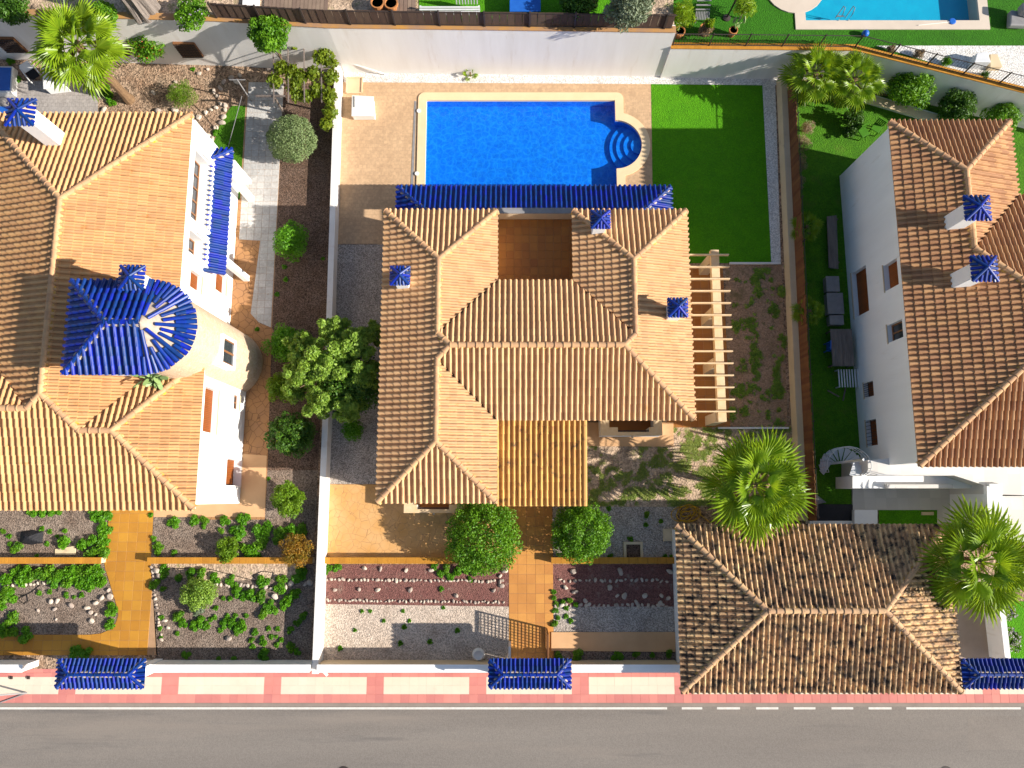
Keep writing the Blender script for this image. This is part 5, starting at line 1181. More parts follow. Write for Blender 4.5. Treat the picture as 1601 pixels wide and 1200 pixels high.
palm('large fan palm in the front garden beside the carport roof', 1182, 758, 3.8, 84, 22, 'palm', lo=-.15)
palm('fan palm over the carport corner at the right edge of the picture', 1532, 878, 3.6, 86, 22, 'palm', lo=-.15)
palm('tall fan palm with a long bare trunk at the upper left', 118, 68, 5.4, 78, 25, 'palm_y', tr=.24)
palm('left one of two fan palms at the corner of the back wall', 1277, 112, 2.6, 54, 22, 'palm_y')
palm('right one of two fan palms at the corner of the back wall', 1338, 122, 2.4, 50, 22, 'palm')
palm('dark young palm in the shade beside the board fence, north one', 1262, 353, 1.2, 26, 16, 'palm', .08, dry=1)
palm('dark young palm in the shade beside the board fence, level with the boxes', 1266, 485, 1.4, 24, 14, 'palm', .08, dry=1)
palm('tiny palm sprouting from the white gravel behind the pool', 735, 113, .35, 12, 10, 'palm_y', .05, dry=0)
# prickly pear on the left villa roof
c = P(243, 592, 7.0); cr = thing('prickly_pear', (c.x, c.y, 6.6), 'prickly pear growing on the roof below the blue tower', 'cactus')
for k in range(26):
    m = MB(); a = random.uniform(0, 6.28); r = random.uniform(.05, .75); l = random.uniform(.16, .28); w = l*.42; z = random.uniform(.1, .9)
    pr_ = [(math.cos(t_*.5236)*l, math.sin(t_*.5236)*w) for t_ in range(12)]; vs = [(x, y, .02) for x, y in pr_] + [(x, y, -.02) for x, y in pr_]
    m.add(vs, [tuple(range(12)), tuple(range(12, 24))[::-1]] + [(i, 12+i, 12+(i+1) % 12, (i+1) % 12) for i in range(12)])
    o = m.build('pad', LF['cactus'], cr, False); o.location = (r*1.15*math.cos(a), r*.6*math.sin(a), z); o.rotation_euler = (random.uniform(-.9, .9), random.uniform(-1.0, .4), a)
m = MB()
for k in range(6): a = k; m.tube([(0, 0, -.3), (.3*math.cos(a), .2*math.sin(a), .4), (.6*math.cos(a), .35*math.sin(a), .7)], [.05, .045, .03], 6)
m.build('stem', LF['cactus'], cr, False, smooth=True)
# big grey trunk at the top left
q = P(222, 26, ZL); r_ = thing('old_trunk', (q.x, q.y, ZL), 'thick grey old tree trunk rising at the top left behind the wall', 'tree')
m = MB(); pts = []; 
for k in range(9): pts.append((0, .6 + .0*k, ZL + k*.75 - q.z - .2))
m.tube(pts, [.85, .72, .66, .64, .62, .60, .58, .56, .5], 44); o = m.build('trunk', bark_g, r_, False)
V = np.array([v.co[:] for v in o.data.vertices])
for v in o.data.vertices: a = math.atan2(v.co.y-.6, v.co.x); f = 1 + .10*math.sin(a*9 + v.co.z*.8) + .06*math.sin(a*17 - v.co.z); v.co.x *= f; v.co.y = .6 + (v.co.y-.6)*f
# ---------------------------------------------------------------- stones
def stone_mesh(seed):
    bm = bmesh.new(); bmesh.ops.create_icosphere(bm, subdivisions=2, radius=1); rs = random.Random(seed)
    ax = [(Vector((rs.gauss(0, 1), rs.gauss(0, 1), rs.gauss(0, 1))).normalized(), rs.uniform(.6, .9)) for _ in range(7)]
    for v in bm.verts:
        for n, d in ax:
            k = v.co.dot(n)
            if k > d: v.co -= n*(k-d)
    me = bpy.data.meshes.new('stone'); bm.to_mesh(me); bm.free(); me.materials.append(stone_m); return me
STN = [stone_mesh(i) for i in range(6)]
def stones(label, group, ls):
    for k, (px, py, r) in enumerate(sorted(ls)):
        o = bpy.data.objects.new('stone', random.choice(STN)); s = r*H/F; o.location = P(px, py) + Vector((0, 0, s*.25)); o.scale = (s*random.uniform(.9, 1.4), s*random.uniform(.7, 1.0), s*.7)
        o.rotation_euler = (random.uniform(-.3, .3), random.uniform(-.3, .3), random.uniform(0, 6.28)); COL.objects.link(o); tag(o, f'{label}, {ordinal(k)} from the left', 'stone', group)
U = random.uniform
stones('pale stone in the upper row across the red mulch bed', 'upper stone row of the red bed', [(512+k*6.4+U(-1.5, 1.5), 906 + k*.05 + U(-1.2, 1.2), U(1.8, 3.4)) for k in range(44)])
stones('pale stone in the lower row between red mulch and pale gravel', 'lower stone row of the red bed', [(512+k*5.6+U(-1.5, 1.5), 938 + k*.06 + U(-1.2, 1.2), U(1.5, 2.8)) for k in range(50)])
stones('single stone lying on the red mulch bed', 'loose stones on the red mulch', [(524,922,3.5),(562,921,3.5),(591,922,3.5),(642,922,4),(713,931,4),(772,923,4),(570,888,4),(595,889,3.5),(635,891,3.5),(674,891,4),(789,892,5),(784,915,4),(782,900,3.5)])
stones('stone in the shaded upper row right of the entrance path', 'upper stone row right of the path', [(875+k*8+U(-2, 2), 907+U(-2, 2), U(2, 3.4)) for k in range(22)])
stones('stone in the shaded lower row right of the entrance path', 'lower stone row right of the path', [(870+k*7.5+U(-2, 2), 946+U(-2, 2), U(2, 3.6)) for k in range(24)])
stones('loose stone in the dark bed right of the entrance path', 'loose stones right of the path', [(899,925,4),(915,939,4),(976,931,6),(1008,931,4.5),(1034,931,4),(953,918,5),(884,918,4),(995,942,4),(965,931,3),(1045,935,4),(896,893,5),(970,893,5),(1047,893,5),(1032,942,4)])
stones('pale stone in the broken row of the lower left bed', 'stone row of the lower left bed', [(5+k*7+U(-2, 2), 914-k*.15+U(-2, 2), U(2, 4)) for k in range(17)])
stones('pale stone grouped on the grey mulch of the lower left bed', 'loose stones of the lower left bed', [(80,940,4),(90,939,4.5),(86,952,3.5),(112,946,4),(142,957,4.5),(137,950,3.5),(150,942,4.5),(160,934,4.5),(144,970,4.5),(150,960,3),(172,932,5),(170,922,4),(60,954,2.5),(88,968,2.5)])
stones('stone in the row below the sandy strip of the left garden', 'stone row below the sandy strip', [(335+k*6+U(-2, 2), 912+k*.4+U(-2, 2), U(2, 4)) for k in range(20)] + [(245,892,6),(250,900,5),(455,912,5),(430,932,5),(258,970,4),(263,981,3),(358,998,4.5),(485,910,5),(478,912,4)])
stones('pale rock bordering the leaf-litter garden', 'rocks of the leaf-litter garden', [(163,172,5),(248,174,7),(274,172,6),(300,182,5),(311,183,6),(322,176,4),(330,172,4),(338,168,4),(345,162,4),(352,165,5),(352,172,4),(350,183,5),(347,192,6),(338,200,5),(325,212,6),(318,220,6),(332,218,5),(310,222,5),(335,143,5),(345,138,5),(340,150,4),(350,128,5),(362,122,6),(370,128,5),(375,118,5),(312,115,4),(325,108,4),(275,128,4),(270,135,4),(240,145,4),(155,125,5)])
stones('white edging stone along the left path', 'edging stones of the left path', [(238+k*.9+U(-1, 1), 888+k*7+U(-2, 2), U(2, 3.4)) for k in range(17)])
# ---------------------------------------------------------------- small things
def simple(name, label, cat, build, mat, group=None, **kw):
    m = MB(); build(m); return tag(m.build(name, mat, **kw), label, cat, group)
q = P(564, 166, .5)
bx_ = thing('pump_box', (q.x, q.y, 0), 'white plastic pool pump box on the terrace by the party wall', 'box')
m = MB(); m.prism([tuple(P(x, y, .55)[:2]) for x, y in ((551,149),(583,151),(585,180),(550,180))], 0, .52); m.build('body', plastic_w, bx_, bevel=.05)
m = MB(); m.prism([tuple(P(x, y, .6)[:2]) for x, y in ((550,148),(584,150),(586,181),(549,181))], .521, .60); ld = m.build('lid', plastic_w, bx_, bevel=.03)
m = MB(); m.prism([tuple(P(x, y, .64)[:2]) for x, y in ((554,150),(559,150),(558,167),(554,167))], .601, .66); m.build('ridge', plastic_w, ld, bevel=.02)
hp = thing('hatch', (P(554,134).x, P(554,134).y, 0), 'square cream hatch cover with raised rim in the terrace corner', 'hatch')
m = MB(); m.prism([tuple(P(x, y)[:2]) for x, y in ((543,122),(567,122),(566,146),(542,146))], 0, .05); m.build('cover', cream_box, hp)
m = MB()
for a_, b_ in (((543,122),(567,122)), ((567,122),(566,146)), ((566,146),(542,146)), ((542,146),(543,122))): m.bar(P(*a_)+Vector((0,0,.08)), P(*b_)+Vector((0,0,.08)), .07, .06)
m.build('rim', cream_box, hp)
wp = thing('wall_pipe', (P(545,105).x, P(545,105).y, .8), 'thin pipe running down from the top corner of the party wall', 'pipe')
m = MB(); m.tube([P(533,95,.95), P(570,105,.7), P(605,116,.1)], .03, 6); m.build('pipe', plastic_w, wp); m = MB(); m.tube([P(532,98,.95), P(537,115,.5), P(542,134,.06)], .015, 5); m.build('cable', metal_g, wp)
sl_ = thing('slot_drain', (P(646,230).x, P(646,230).y, 0), 'dark narrow drain grate along the left edge of the pool', 'drain')
m = MB(); m.prism([tuple(P(x, y)[:2]) for x, y in ((648,158),(651,158),(646,291),(642,291))], 0, .015); m.build('grate', metal_g, sl_)
for (px, py, lb) in ((655,173,'round skimmer lid at the upper left of the pool edge'), (652,271,'round skimmer lid at the lower left of the pool edge')):
    c = P(px, py, .06); simple('skimmer_lid', lb, 'lid', lambda m: m.lathe([(.001,.0),(.13,.0),(.13,.02),(.001,.022)], (c.x, c.y, .062), 18), plastic_w)
# garden hose, drain pit, box cover
c = P(1073, 800); hz = thing('garden_hose', (c.x, c.y, 0), 'coiled yellow garden hose on the front garden soil', 'hose'); m = MB(); pts = []
for k in range(150): a = k*.26; r = .42 + .22*math.sin(k*.17) + .10*math.sin(k*.53); pts.append((c.x+.15*math.sin(k*.05)+r*math.cos(a), c.y-.1+r*.8*math.sin(a), .03 + .012*(k % 7)))
pts.append((c.x+1.3, c.y-.6, .03)); m.tube(pts, .022, 5); m.build('tube', hose_m, hz, smooth=True)
c = P(990, 862); dp_ = thing('tree_pit', (c.x, c.y, 0), 'square brick-edged pit in the shaded front gravel', 'pit')
m = MB()
for x0_, x1_, y0_, y1_ in ((-.52,.52,.38,.52),(-.52,.52,-.52,-.38),(-.52,-.38,-.38,.38),(.38,.52,-.38,.38)): m.box(c.x+x0_, c.x+x1_, c.y+y0_, c.y+y1_, 0, .10)
m.build('rim', wall_tan, dp_); m = MB(); m.box(c.x-.38, c.x+.38, c.y-.38, c.y+.38, 0, .02); m.build('soil', mulch_b, dp_)
c = P(1046, 836); simple('meter_box', 'pale square meter cover beside the carport eave', 'cover', lambda m: (m.box(c.x-.33, c.x+.33, c.y-.33, c.y+.33, 0, .12), m.box(c.x-.24, c.x+.24, c.y-.24, c.y+.24, .121, .15)), wall_tan)
c = P(748, 1023, .3); vs_ = thing('garden_urn', (c.x, c.y, 0), 'white garden urn against the street wall left of the gate', 'urn')
m = MB(); m.lathe([(.18,0),(.30,.12),(.34,.28),(.24,.42),(.20,.46),(.26,.50),(.22,.50),(.17,.44)], (c.x, c.y, 0), 18); m.build('bowl', plastic_w, vs_, smooth=True); m = MB(); m.lathe([(.001,.42),(.18,.42),(.18,.43)], (c.x, c.y, 0), 14); m.build('soil', mulch_b, vs_)
# left terrace items
q0, q1 = P(-8, 172), P(17, 160)
sp_ = thing('spa_tub', (P(2,122).x, P(2,122).y, 0), 'blue tub cut off by the left edge of the picture', 'tub')
m = MB(); m.prism([tuple(P(x, y, .5)[:2]) for x, y in ((-60,102),(20,103),(18,144),(-60,144))], 0, .5); m.build('body', plastic_w, sp_, bevel=.04)
m = MB(); m.prism([tuple(P(x, y, .54)[:2]) for x, y in ((-60,104),(17,105),(15,141),(-60,141))], .501, .55); m.build('cover', plastic_b, sp_, bevel=.02)
sheet('blue_mat', [(-60,166),(17,166),(16,176),(-60,176)], .02, plastic_b, kind=None, label='flat blue mat beside the roof edge at the far left', cat='mat')
lg_ = thing('garden_chair', (P(45,112).x, P(45,112).y, 0), 'grey reclining chair with rounded back beside the white box', 'chair')
a_, b_ = P(36,98,.7), P(56,122,.35); m = MB(); m.bar(a_, P(46,110,.42), .62, .05); m.build('backrest', plastic_w, lg_, bevel=.04); m = MB(); m.bar(P(46,110,.40), b_, .58, .05); m.build('seat', black_m, lg_, bevel=.02)
for s_ in (-1, 1):
    m = MB(); d = Vector((b_.x-a_.x, b_.y-a_.y, 0)).normalized(); nn = Vector((-d.y, d.x, 0))*.36*s_; m.bar(a_+nn-Vector((0,0,.15)), b_+nn+Vector((0,0,.1)), .06); m.bar(P(46,110,.4)+nn, P(46,110,0)+nn, .05); m.bar(b_+nn, Vector((b_.x, b_.y, 0))+nn, .05); m.build('arm_frame', plastic_w, lg_)
wb = thing('storage_box', (P(85,120).x, P(85,120).y, 0), 'white garden storage box under the tall palm', 'box')
m = MB(); m.prism([tuple(P(x, y, .7)[:2]) for x, y in ((66,102),(90,103),(101,133),(68,137))], 0, .66); m.build('body', white, wb, bevel=.03); m = MB(); m.prism([tuple(P(x, y, .75)[:2]) for x, y in ((65,101),(91,102),(102,134),(67,138))], .661, .72); m.build('lid', white, wb, bevel=.02)
simple('paving_slab', 'pale slab lying in the upper left bed', 'slab', lambda m: m.prism([tuple(P(x, y)[:2]) for x, y in ((87,858),(118,853),(119,867),(87,867))], .0, .06), wall_tan)
c = P(46, 840, .2); bc = thing('black_cover', (c.x, c.y, 0), 'crumpled black cloth cover on the upper left bed', 'cover'); m = MB(); V = []
nn_ = 13
for i in range(nn_):
    for j in range(nn_):
        u, v = i/(nn_-1)*2-1, j/(nn_-1)*2-1; rr = max(abs(u), abs(v)); V.append((c.x+u*.62, c.y+v*.40*(1-.25*abs(u)), .02 + max(0, .38*(1-rr**1.3)) + .06*random.random()*(1-rr)))
m.add(V, [(i*nn_+j, (i+1)*nn_+j, (i+1)*nn_+j+1, i*nn_+j+1) for i in range(nn_-1) for j in range(nn_-1)]); m.build('cloth', black_m, bc)
for lb, ls in (('black irrigation hose looping over the lower left bed', [(45,888),(60,886),(85,892),(92,905),(90,925)]), ('black irrigation hose on the sandy strip of the left garden', [(270,888),(330,890),(360,898),(400,908),(425,905),(428,895),(410,893),(395,900),(410,915),(440,920)]), ('thin black hose circle on the lower left bed', [(30,930),(42,930),(44,940),(38,944),(28,936),(50,925),(62,915),(60,905)])):
    m = MB(); m.tube([P(x, y, .03) for x, y in ls], .018, 5); tag(m.build('irrigation_hose', black_h), lb, 'hose')
sign = thing('signpost', (P(-6,1080).x, P(-6,1084).y, 0), 'grey metal pole leaning into the picture over the pavement at the left edge', 'pole')
m = MB(); m.tube([P(42,1083), P(42,1083)+Vector((-1.3,.35,2.2))], .045, 8); m.build('pole', metal_g, sign); m = MB(); m.tube([P(42,1083)+Vector((0,0,.02)), P(0,1098)+Vector((0,0,.02))], .03, 6); m.build('stay', metal_g, sign)
for px, lb in ((18,'small square metal cap in the pavement, left one'), (45,'small square metal cap in the pavement, right one')):
    c = P(px, 1059); simple('bollard_base', lb, 'cap', lambda m: m.box(c.x-.07, c.x+.07, c.y-.07, c.y+.07, -.03, .06), metal_d)
c = P(507, 1049, .4); simple('drain_spout', 'white drain spout on the street side of the wall', 'spout', lambda m: m.bar(P(503,1046,.8), P(512,1056,.75), .12, .10), plastic_w)
# clothes-line pole, vine pergola, chairs
cl = thing('clothes_pole', (P(393,158).x, P(393,158).y, 0), 'grey clothes-line pole beside the paver path', 'pole')
b0 = P(393,158); m = MB(); m.tube([b0, b0+Vector((0,0,2.3))], .04, 8); m.build('post', metal_g, cl); m = MB(); m.tube([b0+Vector((-.45,0,2.25)), b0+Vector((.45,0,2.25))], .03, 6); m.build('crossbar', metal_g, cl)
cl2 = thing('clothes_pole', (P(357,226).x, P(357,226).y, 0), 'thin leaning pole at the end of the blue canopy', 'pole'); m = MB(); m.tube([P(357,228), P(370,180,1.2), P(378,150,2.0)], .02, 6); m.build('post', metal_g, cl2)
vp = thing('vine_pergola', (P(470,130).x, P(470,130).y, 0), 'timber pergola covered with grape vine beside the party wall', 'pergola'); zv = 2.0
cs_ = [(430,64),(512,64),(428,150),(515,150)]
for x, y in cs_: b0 = P(x, y, zv); m = MB(); m.box(b0.x-.05, b0.x+.05, b0.y-.05, b0.y+.05, 0, zv); m.build('post', wood_g, vp)
for a_, b_ in (((420,64),(513,64)), ((418,108),(516,108)), ((400,150),(446,150))): m = MB(); m.bar(P(a_[0],a_[1],zv+.05), P(b_[0],b_[1],zv+.05), .09); m.build('beam', wood_g, vp)
for x in (427, 450, 475, 502): m = MB(); m.bar(P(x,60,zv+.13), P(x+1,160,zv+.13), .06); m.build('rafter', wood_g, vp)
def L0(px, py, z, r, h): c_ = P(px, py, z); return (c_.x, c_.y, z, r, r, h)
lps = [L0(*a) for a in ((510,75,2.1,.45,.25),(515,95,2.1,.5,.25),(518,120,2.1,.5,.3),(515,150,2.0,.5,.35),(516,175,1.7,.45,.4),(510,195,1.2,.4,.4),(440,105,2.1,.5,.2),(455,112,2.1,.5,.2),(430,125,2.0,.5,.25),(470,120,2.1,.5,.2),(460,135,2.0,.5,.2),(490,115,2.1,.5,.25),(495,140,2.0,.5,.2),(480,150,1.9,.4,.2),(465,150,1.9,.4,.2),(460,70,2.2,.3,.15),(500,90,2.2,.5,.2))]
V, Fq = cloud(lps, 3600, .10, asp=.8, deep=.5); o = bpy.data.objects.new('vine', np_mesh('vine', V, Fq, LF['vine'])); link(o, vp)
def chair(px, py, zb, rz, mat, label, cat='chair', group=None):
    c = P(px, py, zb); r_ = thing('garden_chair', (c.x, c.y, zb), label, cat, group); r_.rotation_euler = (0, 0, rz)
    m = MB(); m.box(-.25, .25, -.25, .25, .40, .45); m.build('seat', mat, r_, False, bevel=.01)
    m = MB()
    for k in range(5): m.box(-.24+k*.105, -.18+k*.105, .22, .26, .46, .9)
    m.box(-.26, .26, .215, .265, .9, .98); m.build('backrest', mat, r_, False)
    for i in (-1, 1):
        for j in (-1, 1): m = MB(); m.box(i*.22-.025, i*.22+.025, j*.22-.025, j*.22+.025, 0, .40); m.build('leg', mat, r_, False)
chair(463, 82, 0, .4, cream_box, 'wooden chair under the vine, against the wall'); chair(483, 100, 0, 2.6, cream_box, 'wooden chair under the vine, near the party wall')
# upper left terrace: deck, pots, bench, table
def planks(name, label, pxa, pxb, pya, pyb, z, n, mat, cat):
    a_, b_ = P(pxa, pyb, z), P(pxb, pya, z); r_ = thing(name, ((a_.x+b_.x)/2, a_.y, z-.05), label, cat); w_ = (b_.x-a_.x)/n
    for k in range(n): m = MB(); m.box(a_.x+k*w_, a_.x+(k+1)*w_-.02, a_.y, b_.y, z-.05, z); m.build('plank', mat, r_)
planks('timber_deck', 'grey-brown timber deck behind the fence', 412, 516, -60, 24, ZL-.2, 16, deckm, 'deck')
planks('timber_deck', 'smaller timber deck behind the clay pots', 585, 652, -60, 20, ZL-.2, 10, deckm, 'deck')
planks('white_deck', 'pale tiled platform behind the left end of the fence', 378, 410, -60, 22, ZL-.15, 3, white, 'platform')
sheet('upper_grass', [(655,-60),(960,-60),(960,34),(655,34)], ZL-.28, turf, kind='structure')
def pot(px, py, zb, r, h, label, group=None):
    c = P(px, py, zb); r_ = thing('clay_pot', (c.x, c.y, zb), label, 'pot', group); m = MB(); m.lathe([(r*.62,0),(r*.95,h*.75),(r*1.05,h*.76),(r*1.05,h),(r*.86,h),(r*.84,h*.85)], (c.x, c.y, zb), 16); m.build('body', clay, r_, smooth=False)
    m = MB(); m.lathe([(.001,h*.84),(r*.85,h*.84),(r*.85,h*.85)], (c.x, c.y, zb), 14); m.build('soil', mulch_b, r_)
pot(593, 14, ZL-.3, .36, .6, 'left clay pot behind the dark board fence'); pot(614, 15, ZL-.3, .36, .6, 'right clay pot behind the dark board fence')
bn = thing('white_bench', (P(700,14,ZL).x, P(700,14,ZL).y, ZL-.3), 'white slatted garden bench behind the fence', 'bench'); a_, b_ = P(655,20,ZL+.3), P(750,20,ZL+.3)
for k in range(4): m = MB(); m.box(a_.x, b_.x, a_.y+k*.14, a_.y+k*.14+.09, ZL+.12, ZL+.16); m.build('seat_slat', metal_w, bn)
for k in range(8): m = MB(); x = a_.x+2.0+k*.16; m.box(x, x+.06, a_.y+.62, a_.y+.66, ZL+.16, ZL+.8); m.build('back_slat', metal_w, bn)
for x in (a_.x, b_.x-.1):
    for y in (a_.y, a_.y+.5): m = MB(); m.box(x, x+.09, y, y+.09, ZL-.3, ZL+.119); m.build('leg', metal_w, bn)
tb_ = thing('blue_table', (P(822,6,ZL).x, P(822,6,ZL).y, ZL-.3), 'blue table behind the dark board fence', 'table'); a_, b_ = P(797,18,ZL+.4), P(845,-12,ZL+.4); m = MB(); m.box(a_.x, b_.x, a_.y, b_.y, ZL+.38, ZL+.43); m.build('top', plastic_b, tb_)
for x in (a_.x+.1, b_.x-.18):
    for y in (a_.y+.1, b_.y-.18): m = MB(); m.box(x, x+.08, y, y+.08, ZL-.3, ZL+.379); m.build('leg', plastic_b, tb_)
# upper lawn things
zl = ZR-.3
for px, py, r, lb in ((1060,56,.30,'clay pot with a feathery plant at the railing'), (1100,52,.32,'clay pot with a withered plant at the railing'), (1143,55,.24,'clay pot with a cactus at the railing')): pot(px, py, zl, r, .5, lb)
shrub('potted_palm', 'feathery plant growing from the leftmost pot at the railing', 'plant', 1066, 22, zl+1.1, 24, .9, 'palm_y', 900, .16, 10, .4, asp=.12, zb=zl+.4)
shrub('potted_plant', 'withered rosette in the middle pot at the railing', 'plant', 1103, 48, zl+.7, 14, .3, 'dry', 500, .14, 8, .4, asp=.15, zb=zl+.4)
shrub('potted_plant', 'upright green leaves in the middle pot at the railing', 'plant', 1110, 36, zl+1.0, 9, .4, 'palm_y', 220, .15, 6, .4, asp=.2, zb=zl+.4)
cr = thing('potted_cactus', (P(1143,55,zl).x, P(1143,55,zl).y, zl+.42), 'paddle cactus in the rightmost pot at the railing', 'cactus')
for k in range(7):
    m = MB(); pr_ = [(math.cos(t_*.5236)*.09, math.sin(t_*.5236)*.2) for t_ in range(12)]; m.add([(x, .02, y) for x, y in pr_] + [(x, -.02, y) for x, y in pr_], [tuple(range(12)), tuple(range(12, 24))[::-1]] + [(i, 12+i, 12+(i+1) % 12, (i+1) % 12) for i in range(12)])
    o = m.build('pad', LF['cactus'], cr, False); o.location = (random.uniform(-.15, .3), random.uniform(-.1, .2), .2+k*.14); o.rotation_euler = (random.uniform(-.4, .4), random.uniform(-.5, .7), random.uniform(0, 3))
shrub('young_palm', 'thin light palm on the upper lawn', 'plant', 1165, 10, zl+1.0, 24, .6, 'palm_y', 700, .18, 10, .4, asp=.10, zb=zl)
sc_ = thing('slatted_chair', (P(1098,22,zl).x, P(1098,22,zl).y, zl), 'grey slatted lounge chair on the upper lawn', 'chair'); a_, b_ = P(1088,30,zl+.4), P(1110,18,zl+.4)
for k in range(9): m = MB(); x = a_.x + (b_.x-a_.x)*k/9; m.bar((x, a_.y, zl+.36), (x+.05, b_.y, zl+.42), .05, .03); m.build('slat', metal_g, sc_)
for k in range(4): m = MB(); m.box(a_.x, b_.x, b_.y+.06+k*.16, b_.y+.14+k*.16, zl+.44+k*.16, zl+.47+k*.16); m.build('back_slat', metal_g, sc_)
for x in (a_.x+.05, b_.x-.1):
    for y in (a_.y+.05, b_.y): m = MB(); m.box(x, x+.05, y, y+.05, zl, zl+.36); m.build('leg', metal_g, sc_)
po = thing('lamp_pole', (P(1137,28,zl).x, P(1137,28,zl).y, zl), 'dark slanting pole on the upper lawn beside the chair', 'pole'); m = MB(); b0 = P(1136,28,zl); m.tube([b0, b0+Vector((.25,.3,2.6))], .05, 8); m.build('shaft', metal_d, po); m = MB(); m.lathe([(.001,0),(.22,0),(.22,.06),(.05,.1)], (b0.x, b0.y, zl), 14); m.build('base', metal_d, po)
ld = thing('pool_ladder', (P(1316,26,ZR-.2).x, P(1316,26,ZR-.2).y, ZR-.24), 'steel pool ladder at the edge of the cyan pool', 'ladder')
for px in (1311, 1326): b0 = P(px, 32, ZR-.24); m = MB(); m.tube([b0, b0+Vector((0,.02,.55)), b0+Vector((.06,.25,.75)), b0+Vector((.08,.5,.55)), b0+Vector((.08,.52,-.5))], .022, 7); m.build('handrail', metal_g, ld, smooth=True)
m = MB(); b0 = P(1311,32,ZR-.24); m.box(b0.x+.05, b0.x+.52, b0.y+.50, b0.y+.56, ZR-.6, ZR-.56); m.build('step', metal_g, ld)
nt_ = thing('leaf_net', (P(1470,36,ZR).x, P(1470,36,ZR).y, ZR-.24), 'pool leaf net with blue head lying on the pool edge', 'net'); m = MB(); m.tube([P(1436,39,ZR-.2), P(1484,34,ZR-.2)], .018, 6); m.build('handle', plastic_w, nt_); c = P(1489,33,ZR-.22); m = MB(); m.lathe([(.001,0),(.19,0),(.2,.03),(.15,.05)], (c.x, c.y, ZR-.23), 12); m.build('head', plastic_b, nt_)
bb = thing('ball', (P(1353,52,zl).x, P(1353,52,zl).y, zl), 'blue ball on the upper lawn by the railing', 'ball'); c = P(1353,52,zl+.2); m = MB(); m.lathe([(.2*math.sin(math.pi*k/10)+.001, .2-.2*math.cos(math.pi*k/10)) for k in range(11)], (c.x, c.y, zl), 16); m.build('shell', plastic_b, bb, smooth=True)
el_ = thing('egg_chair', (P(1592,26,zl).x, P(1592,26,zl).y, zl), 'dark grey padded lounge chair at the upper right edge', 'chair'); c = P(1592,28,zl+.4); m = MB(); m.prism([(c.x-.55,c.y-.45),(c.x+.5,c.y-.5),(c.x+.55,c.y+.4),(c.x-.4,c.y+.5)], zl+.1, zl+.45); m.build('seat', metal_g, el_, bevel=.08); m = MB(); m.prism([(c.x-.1,c.y+.1),(c.x+.6,c.y-.1),(c.x+.65,c.y+.55),(c.x-.05,c.y+.6)], zl+.45, zl+.95); m.build('backrest', metal_g, el_, bevel=.08); m = MB(); m.box(c.x-.3, c.x+.3, c.y-.3, c.y+.3, zl, zl+.099); m.build('base', metal_d, el_)
sheet('white_gravel', [(1370,71),(1660,71),(1660,150),(1600,141)], zl+.012, gravel_w)
for px, py, r, lm_, lb in ((1393,76,8,'dry','dry tuft in the white gravel nearest the railing corner'), (1437,83,10,'dry','brown spiky plant in the white gravel'), (1480,96,9,'weed','small green plant in the white gravel'), (1540,118,10,'dark','dark plant in the white gravel by the stone seat')): shrub('gravel_plant', lb, 'plant', px, py, zl+.25, r, .25, lm_, 420, .10, 6, .5, asp=.14, zb=zl)
st_ = thing('stone_block_chair', (P(1540,95,zl).x, P(1540,95,zl).y, zl), 'beige stone seat on the white gravel', 'seat'); m = MB(); m.prism([tuple(P(x, y, zl+.4)[:2]) for x, y in ((1548,84),(1560,84),(1568,104),(1548,104))], zl, zl+.4); m.build('block', wall_tan, st_, bevel=.03); m = MB(); m.prism([tuple(P(x, y, zl+.5)[:2]) for x, y in ((1524,86),(1540,83),(1546,100),(1520,100))], zl, zl+.7); m.build('backrest', metal_w, st_, bevel=.03)
# right garden things
rs_ = thing('retaining_strip', (P(1400,165).x, P(1400,165).y, 0), 'low grey garden wall on the turf behind the right villa', 'wall'); m = MB(); m.bar(P(1345,150,.25), P(1465,186,.25), .35, .5); m.build('wall_body', white_b, rs_); m = MB(); m.bar(P(1345,150,.53), P(1465,186,.53), .5, .05); m.build('coping', wall_tan, rs_)
for px, py, rz, lb in ((1345,212,.5,'green garden chair beside the small bush'), (1365,205,-.6,'green garden chair nearer the right villa')): chair(px, py, 0, rz, M('green_plastic', (.06,.20,.01), None, 3, .5), lb)
for (pxs, z1_, mat, nm, lb, cat) in ((((1293,338),(1308,336),(1311,420),(1296,418)), .35, wood_g, 'sun_lounger', 'long grey lounger against the wall of the right villa', 'lounger'),):
    r_ = thing(nm, (P(1302,378).x, P(1302,378).y, 0), lb, cat); m = MB(); m.prism([tuple(P(x, y, z1_)[:2]) for x, y in pxs], z1_-.06, z1_); m.build('bed', mat, r_)
    for x, y in ((1297,345),(1306,345),(1300,412),(1308,412)): b0 = P(x, y, 0); m = MB(); m.box(b0.x-.04, b0.x+.04, b0.y-.04, b0.y+.04, 0, z1_-.061); m.build('leg', mat, r_)
for k, (x, y, x2_, y2_, lb) in enumerate(((1293,432,1311,455,'tilted grey box, northmost of three along the right villa wall'), (1295,458,1317,490,'large grey box, middle of three along the right villa wall'), (1298,493,1318,507,'small grey box, southmost of three along the right villa wall'))):
    r_ = thing('storage_crate', (P(x, y).x, P(x, y).y, 0), lb, 'box'); a_, b_ = P(x, y2_, .45), P(x2_, y, .45); m = MB(); m.box(a_.x, b_.x, a_.y, b_.y, 0, .42); m.build('body', metal_g, r_, bevel=.02); m = MB(); m.box(a_.x-.02, b_.x+.02, a_.y-.02, b_.y+.02, .421, .47); m.build('lid', metal_g, r_, bevel=.01)
tt2 = thing('garden_table', (P(1318,540).x, P(1318,540).y, 0), 'weathered wooden garden table beside the right villa', 'table'); a_, b_ = P(1302,572,.74), P(1332,514,.74)
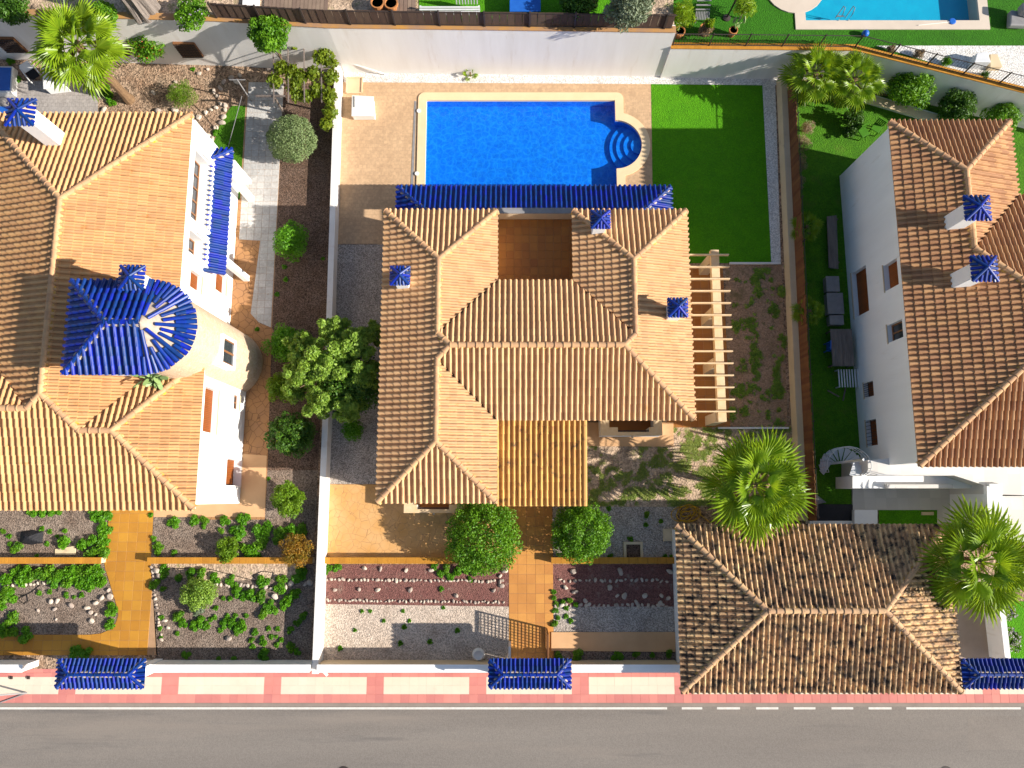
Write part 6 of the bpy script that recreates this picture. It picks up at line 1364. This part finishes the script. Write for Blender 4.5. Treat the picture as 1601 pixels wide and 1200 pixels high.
for k in range(6): m = MB(); w_ = (b_.x-a_.x)/6; m.box(a_.x+k*w_, a_.x+(k+1)*w_-.008, a_.y, b_.y, .70, .74); m.build('plank', wood_g, tt2)
for x in (a_.x+.05, b_.x-.12):
    for y in (a_.y+.05, b_.y-.12): m = MB(); m.box(x, x+.07, y, y+.07, 0, .699); m.build('leg', wood_g, tt2)
chair(1294, 545, 0, 1.5, plastic_b, 'blue chair pushed in at the wooden garden table')
sb_ = thing('slatted_bench', (P(1330,588).x, P(1330,588).y, 0), 'grey slatted bench standing by the right villa wall', 'bench'); a_, b_ = P(1312,605,.45), P(1348,577,.45)
for k in range(9): m = MB(); x = a_.x+(b_.x-a_.x)*k/9; m.box(x, x+.07, a_.y, b_.y, .42, .45); m.build('slat', metal_w, sb_)
for x in (a_.x, b_.x-.1):
    for y in (a_.y, b_.y-.06): m = MB(); m.box(x, x+.06, y, y+.06, 0, .419); m.build('leg', metal_w, sb_)
bt_ = thing('black_tank', (P(1300,803).x, P(1300,803).y, 0), 'black covered container behind the carport', 'container'); m = MB(); m.prism([tuple(P(x, y, .5)[:2]) for x, y in ((1267,788),(1334,788),(1334,815),(1267,815))], 0, .5); m.build('body', black_m, bt_, bevel=.05); m = MB(); m.prism([tuple(P(x, y, .55)[:2]) for x, y in ((1266,814),(1344,814),(1344,822),(1266,822))], 0, .55); m.build('rim', white_b, bt_)
simple('tarp', 'grey folded tarp lying beside the black container', 'tarp', lambda m: m.add([P(1267,765,.1), P(1292,785,.04), P(1270,790,.35), P(1258,782,.2), P(1276,778,.4)], [(0,1,4),(1,2,4),(2,3,4),(3,0,4)]), metal_g)
sheet('lawn', [(1374,797),(1466,797),(1466,826),(1374,826)], .06, turf)
simple('step_stone', 'pale rectangular slab on the small lawn behind the carport', 'slab', lambda m: m.prism([tuple(P(x, y, .1)[:2]) for x, y in ((1441,800),(1460,800),(1460,805),(1441,805))], .06, .11), wall_tan)
for lb, ls in (('thin plank lying on the turf near the spiral staircase', [(1294,610),(1312,620)]), ('narrow pipe leaning near the slatted bench', [(1318,626),(1322,606)])):
    m = MB(); m.bar(P(*ls[0], .04), P(*ls[1], .04), .07, .05); tag(m.build('plank', wood_g), lb, 'plank')
SC.cycles.samples = 128
